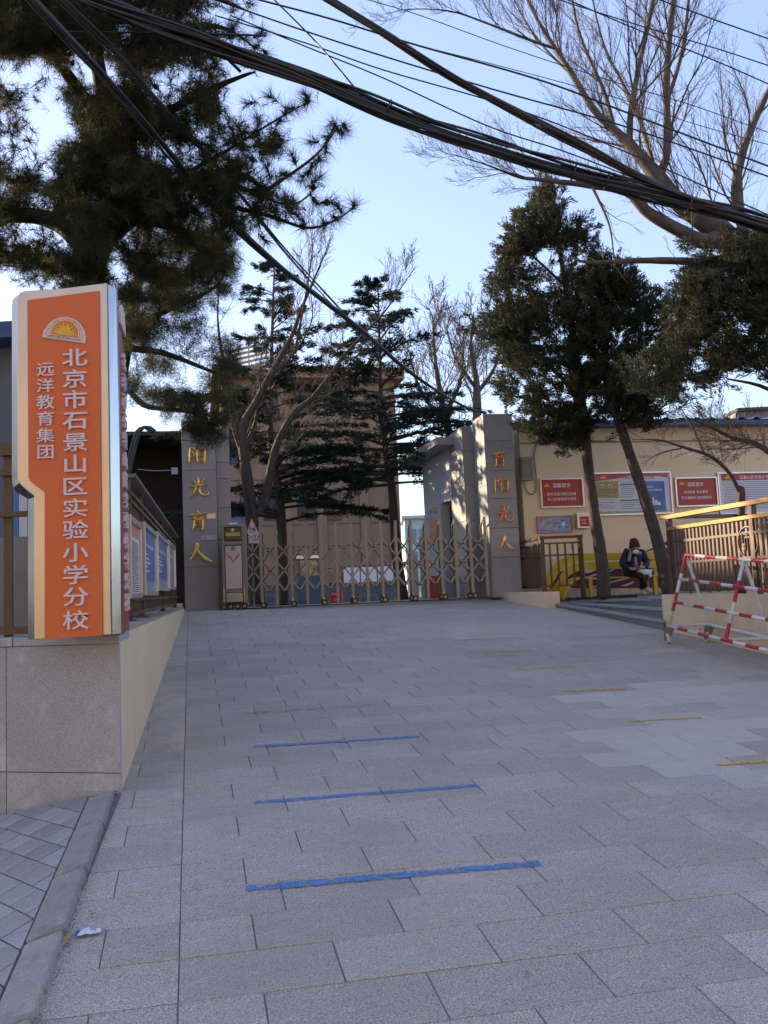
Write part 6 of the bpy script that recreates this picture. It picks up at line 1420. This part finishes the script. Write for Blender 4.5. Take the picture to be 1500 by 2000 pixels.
# poplar, upper right
Y=12.5
pl_=[limb([(1660,1180,Y,.34),(1640,900,Y,.32),(1580,680,Y,.30),(1500,560,Y,.28),(1430,475,Y,.25),(1375,430,Y,.22),(1325,395,Y,.18),(1283,345,Y,.15),(1232,285,Y,.11),(1200,255,Y,.08),(1160,215,Y,.07),(1120,150,Y,.055),(1085,95,Y,.045),(1050,40,Y,.035),(1015,-40,Y,.02)]),
 limb([(1230,290,Y,.07),(1232,220,Y-.2,.06),(1250,120,Y-.3,.05),(1278,-10,Y-.4,.04),(1290,-120,Y-.5,.02)]),
 limb([(1285,350,Y,.09),(1303,290,Y+.2,.08),(1302,150,Y+.3,.07),(1315,0,Y+.4,.06),(1330,-120,Y+.5,.03)]),
 limb([(1400,460,Y,.15),(1370,470,Y-.2,.14),(1270,418,Y-.4,.11),(1225,375,Y-.5,.09),(1150,362,Y-.6,.06),(1045,350,Y-.7,.035),(1010,345,Y-.7,.025),(950,322,Y-.8,.015),(880,300,Y-.9,.006)]),
 limb([(1500,560,Y,.15),(1430,520,Y-.3,.10),(1350,511,Y-.5,.075),(1250,509,Y-.6,.055),(1155,513,Y-.7,.035),(1120,505,Y-.7,.012)]),
 limb([(1500,560,Y,.12),(1440,410,Y+.5,.10),(1450,300,Y+.6,.09),(1500,180,Y+.8,.06),(1560,60,Y+.8,.03)]),
 limb([(1085,95,Y,.03),(1040,80,Y-.2,.028),(950,45,Y-.4,.02),(880,22,Y-.5,.014),(800,18,Y-.6,.007),(750,28,Y-.6,.004)]),
 limb([(1120,150,Y,.03),(1060,90,Y+.3,.022),(1020,30,Y+.4,.015),(990,-30,Y+.4,.008)]),
 limb([(1302,200,Y+.3,.05),(1330,110,Y+.5,.04),(1345,0,Y+.6,.03),(1350,-100,Y+.6,.015)]),
 limb([(1200,255,Y,.05),(1180,180,Y+.4,.04),(1130,60,Y+.6,.03),(1110,-60,Y+.7,.015)]),
 limb([(1283,345,Y,.05),(1240,210,Y+.6,.035),(1180,90,Y+.8,.025),(1150,-40,Y+.9,.012)]),
 limb([(1155,362,Y-.6,.03),(1190,440,Y-.7,.02),(1200,520,Y-.8,.01)])]
pl_=[(P,[x*.8 for x in r]) for P,r in pl_]
bare('big bare poplar leaning in from the right over the cables',pl_,[(26,1.8,3),(16,1.6,3),(16,1.8,3),(22,1.2,3),(8,.8,3),(18,1.8,3),(17,1.1,3),(12,1.3,3),(13,1.5,3),(13,1.5,3),(14,1.6,3),(5,.7,3)],44,m=M_barkp,name='poplar_tree',rmin=.0022,up=.24,ang=.6)
# small pollarded tree at right fence
Y=12.
sm=[limb([(1450,1165,Y,.055),(1448,1060,Y,.05),(1447,965,Y,.06),(1444,955,Y,.05)]),
 limb([(1446,965,Y,.035),(1425,925,Y-.1,.03),(1400,900,Y-.2,.027),(1375,886,Y-.3,.023),(1330,872,Y-.4,.018),(1290,860,Y-.4,.012),(1235,858,Y-.4,.006)]),
 limb([(1375,886,Y-.3,.015),(1350,830,Y-.3,.01),(1325,790,Y-.3,.005)]),
 limb([(1600,960,Y,.06),(1500,882,Y-.2,.04),(1470,865,Y-.3,.035),(1430,855,Y-.4,.028),(1390,835,Y-.5,.018),(1340,815,Y-.5,.008)]),
 limb([(1330,876,Y-.4,.012),(1290,885,Y-.5,.008),(1255,905,Y-.5,.004)])]
bare('small pollarded tree with thin bare arching branches behind the right fence',sm,[(0,0,0),(12,.55,2),(8,.5,2),(20,.75,3),(8,.35,2)],45,rmin=.0028,name='pollarded_tree',up=.05,ang=.6)
# ------------------------------------------------------------------ person on the bench
PX=.00945
po=atY(1253,1163,15.75); po[2]=zg
def pp_(x,y,dy=0.):   # photo pixel + local depth offset
    c=atY(x,y,15.75+dy); return c
def skin(name,pts,edges,rad,m,par,sub=1,root=0):
    me=bpy.data.meshes.new(name); org=np.array(pts[root]); me.from_pydata([tuple(np.array(p)-org) for p in pts],edges,[]); o=bpy.data.objects.new(name,me); COL.objects.link(o)
    md=o.modifiers.new('s','SKIN'); md.use_smooth_shade=True
    if not me.skin_vertices: 
        pass
    for i,v in enumerate(me.skin_vertices[0].data): r_=rad[i]; v.radius=(r_,r_) if not isinstance(r_,tuple) else r_; v.use_root=(i==root)
    sb_=o.modifiers.new('sub','SUBSURF'); sb_.levels=sub; sb_.render_levels=sub
    dg=bpy.context.evaluated_depsgraph_get(); m2=bpy.data.meshes.new_from_object(o.evaluated_get(dg)); bpy.data.objects.remove(o)
    m2.materials.clear(); m2.materials.append(m); m2.polygons.foreach_set('use_smooth',[True]*len(m2.polygons)); n_=bpy.data.objects.new(name,m2); reg(n_,par,org); return n_
pr=thing('person',po,'seated person in maroon knitted hat, dark jacket and scarf looking at a phone','person')
# joints
hip=pp_(1233,1116.5,.22); hipL=pp_(1227,1117,.20); hipR=pp_(1243,1117,.20); sp_=pp_(1236,1098,.22); ch=pp_(1239,1080,.16); nk=pp_(1241,1072,.10); hd_=pp_(1241,1072,.02); hd2=pp_(1240,1060,.0)
shL=pp_(1224,1077,.16); shR=pp_(1254,1079,.16); elL=pp_(1215,1104,.08); elR=pp_(1264,1104,.06); wrL=pp_(1235,1112,-.12); wrR=pp_(1255,1108,-.12)
knL=pp_(1252,1124,-.22); knR=pp_(1262,1122,-.16); anL=pp_(1261,1147,-.05); anR=pp_(1252,1152,-.02); toL=pp_(1271,1156,-.13); toR=pp_(1262,1161,-.15)
def ptl(): pass
pts=[hip,sp_,ch,nk,hd_,hd2,shL,elL,wrL,shR,elR,wrR,hipL,knL,anL,toL,hipR,knR,anR,toR]
ed=[(0,1),(1,2),(2,3),(3,4),(4,5),(2,6),(6,7),(7,8),(2,9),(9,10),(10,11),(0,12),(12,13),(13,14),(14,15),(0,16),(16,17),(17,18),(18,19)]
rad=[.12,.12,.11,.05,.085,.075,.055,.042,.028,.055,.042,.028,.07,.05,.032,.02,.07,.05,.032,.02]
# hands: five fingers each, curled round the phone
def hand(wr,tip,side):
    d=norm(tip-wr); palm=wr+d*.06; k0=len(pts); pts.append(palm); ed.append((8 if side<0 else 11,k0)); rad.append(.028)
    up_=Z3; lat=norm(np.cross(d,up_))
    for f_ in range(4):
        b_=palm+up_*(.024-.016*f_); m_=b_+d*(.032-.004*abs(f_-1)); e_=m_+d*.01+lat*side*-.022+np.array([0,-.012,0]); k=len(pts); pts.extend([m_,e_]); ed.extend([(k0,k),(k,k+1)]); rad.extend([.009,.008])
    b_=wr+d*.03+up_*.03; e_=b_+d*.03+up_*.01; k=len(pts); pts.extend([b_,e_]); ed.extend([(k0,k),(k,k+1)]); rad.extend([.011,.009])
hand(wrL,pp_(1247,1110,-.16),-1); hand(wrR,pp_(1246,1110,-.16),1)
skin('body',pts,ed,rad,M_skin,pr)
J=[hip,sp_,ch,pp_(1240,1077,.14),shL,pp_(1218,1091,.14),elL,wrL-(wrL-elL)*.12,shR,pp_(1261,1092,.12),elR,wrR-(wrR-elR)*.12,pp_(1233,1122,.2)]
skin('jacket',J,[(0,1),(1,2),(2,3),(2,4),(4,5),(5,6),(6,7),(2,8),(8,9),(9,10),(10,11),(0,12)],[.175,.17,.15,.075,.085,.08,.07,.05,.085,.08,.07,.05,.17],M_navy,pr,root=1)
skin('trousers',[hip,hipL,(hipL+knL)/2,knL,(knL+anL)/2,anL,hipR,(hipR+knR)/2,knR,(knR+anR)/2,anR],[(0,1),(1,2),(2,3),(3,4),(4,5),(0,6),(6,7),(7,8),(8,9),(9,10)],[.105,.09,.088,.075,.064,.052,.09,.088,.075,.064,.052],M_trou,pr)
for a_,t_ in ((anL,toL),(anR,toR)):
    skin('shoe',[a_+np.array([0,.03,-.02]),a_+(t_-a_)*.45+np.array([0,0,-.01]),t_],[(0,1),(1,2)],[.048,.05,.036],M_shoe,pr)
b1=MB(); HC=pp_(1240,1070,.0); n=14; prof_=[(.0,-.012,.098),(.02,.0,.101),(.07,.0,.097),(.12,.0,.085),(.16,.0,.068),(.182,.0,.045),(.19,0,.005)]
tilt=norm([-.06,.12,1]); rx=norm(np.cross((0,1,0),tilt)); ry=np.cross(tilt,rx)
for z_,_,r_ in prof_:
    for i in range(n): a=2*math.pi*i/n; b1.v.append(tuple(HC+tilt*(z_+.005)+rx*math.cos(a)*r_+ry*math.sin(a)*r_))
for i in range(len(prof_)-1):
    for j in range(n): b1.f.append((i*n+j,i*n+(j+1)%n,(i+1)*n+(j+1)%n,(i+1)*n+j))
ht=mk('knitted_hat',b1,M_hat,pr,smooth=True)
b1=MB(); P=[HC+tilt*.02+(rx*math.cos(a)+ry*math.sin(a))*.098 for a in np.linspace(0,2*math.pi,19)]; b1.tube(P,.013,6,cap=False); mk('hat_brim',b1,M_hat,ht,smooth=True)
b1=MB(); b1.ball(pp_(1242,1077.6,-.078),.05,12,8,(1.1,.55,.8)); mk('face_mask',b1,M_mask,pr,smooth=True)
b1=MB(); 
for s in (-1,1): b1.ball(pp_(1240+4*s,1075.5,-.083),.010,6,5,(1.3,.5,.5))
mk('eyes',b1,M_ink,pr)
b1=MB(); nc=pp_(1240,1080,.05); P=[nc+np.array([.085*math.cos(a),.11*math.sin(a),.015*math.sin(2*a)]) for a in np.linspace(0,2*math.pi,15)]; b1.tube(P,.042,7,cap=False)
for pp0 in ([(1231,1080,-.06),(1229,1090,-.1),(1228,1097,-.1)],[(1241,1088,-.09),(1241,1097,-.13),(1243,1105,-.13)]):
    P=[pp_(*q) for q in pp0]; b1.tube(spline(P,3),[.024,.028,.03,.032,.034,.036,.03],7)
mk('scarf',b1,M_scarf,pr,smooth=True)
c=pp_(1247,1108.5,-.17); b1=MB(); b1.hexa([c+np.array(v) for v in ((-.045,-.01,-.03),(.045,-.01,-.02),(.045,.03,-.02),(-.045,.03,-.03),(-.045,.02,.025),(.045,.02,.035),(.045,.035,.035),(-.045,.035,.025))]); tag(mk('phone',b1,M_phone,bevel=.004),'small dark red phone held in the hands of the seated person','phone')
b1=MB(); rsb=np.random.RandomState(2); b1.ball(pp_(1257,1119,-.14),.12,12,9,(1.15,.6,.55)); b1.ball(pp_(1266,1122,-.1),.07,10,7,(.7,.6,1.1)); b1.v=[tuple(np.array(v)+rsb.normal(0,.009,3)) for v in b1.v]; tag(mk('white_bag',b1,M_bagw,smooth=True),'crumpled white bag lying on the lap of the seated person','bag')
for k_ in (('grass strip',(1120,1165),(1240,1166)),):
    b1=MB()
    for i in range(900):
        x=rng.uniform(1105,1245); c=atY(x,1167,rng.uniform(14.3,15.0)); c[2]=zg; h=rng.uniform(.02,.05); b1.add([c,c+np.array([.01,0,0]),c+np.array([rng.uniform(-.02,.02),rng.uniform(-.02,.02),h])],[(0,1,2)])
    tag(mk('ground_cover',b1,mat('dark grass',(.02,.03,.015),.9)),'thin dark grass round the tree trunks','grass',kind='stuff')
print('objects',len(bpy.data.objects),'tris',sum(len(m.polygons) for m in bpy.data.meshes))
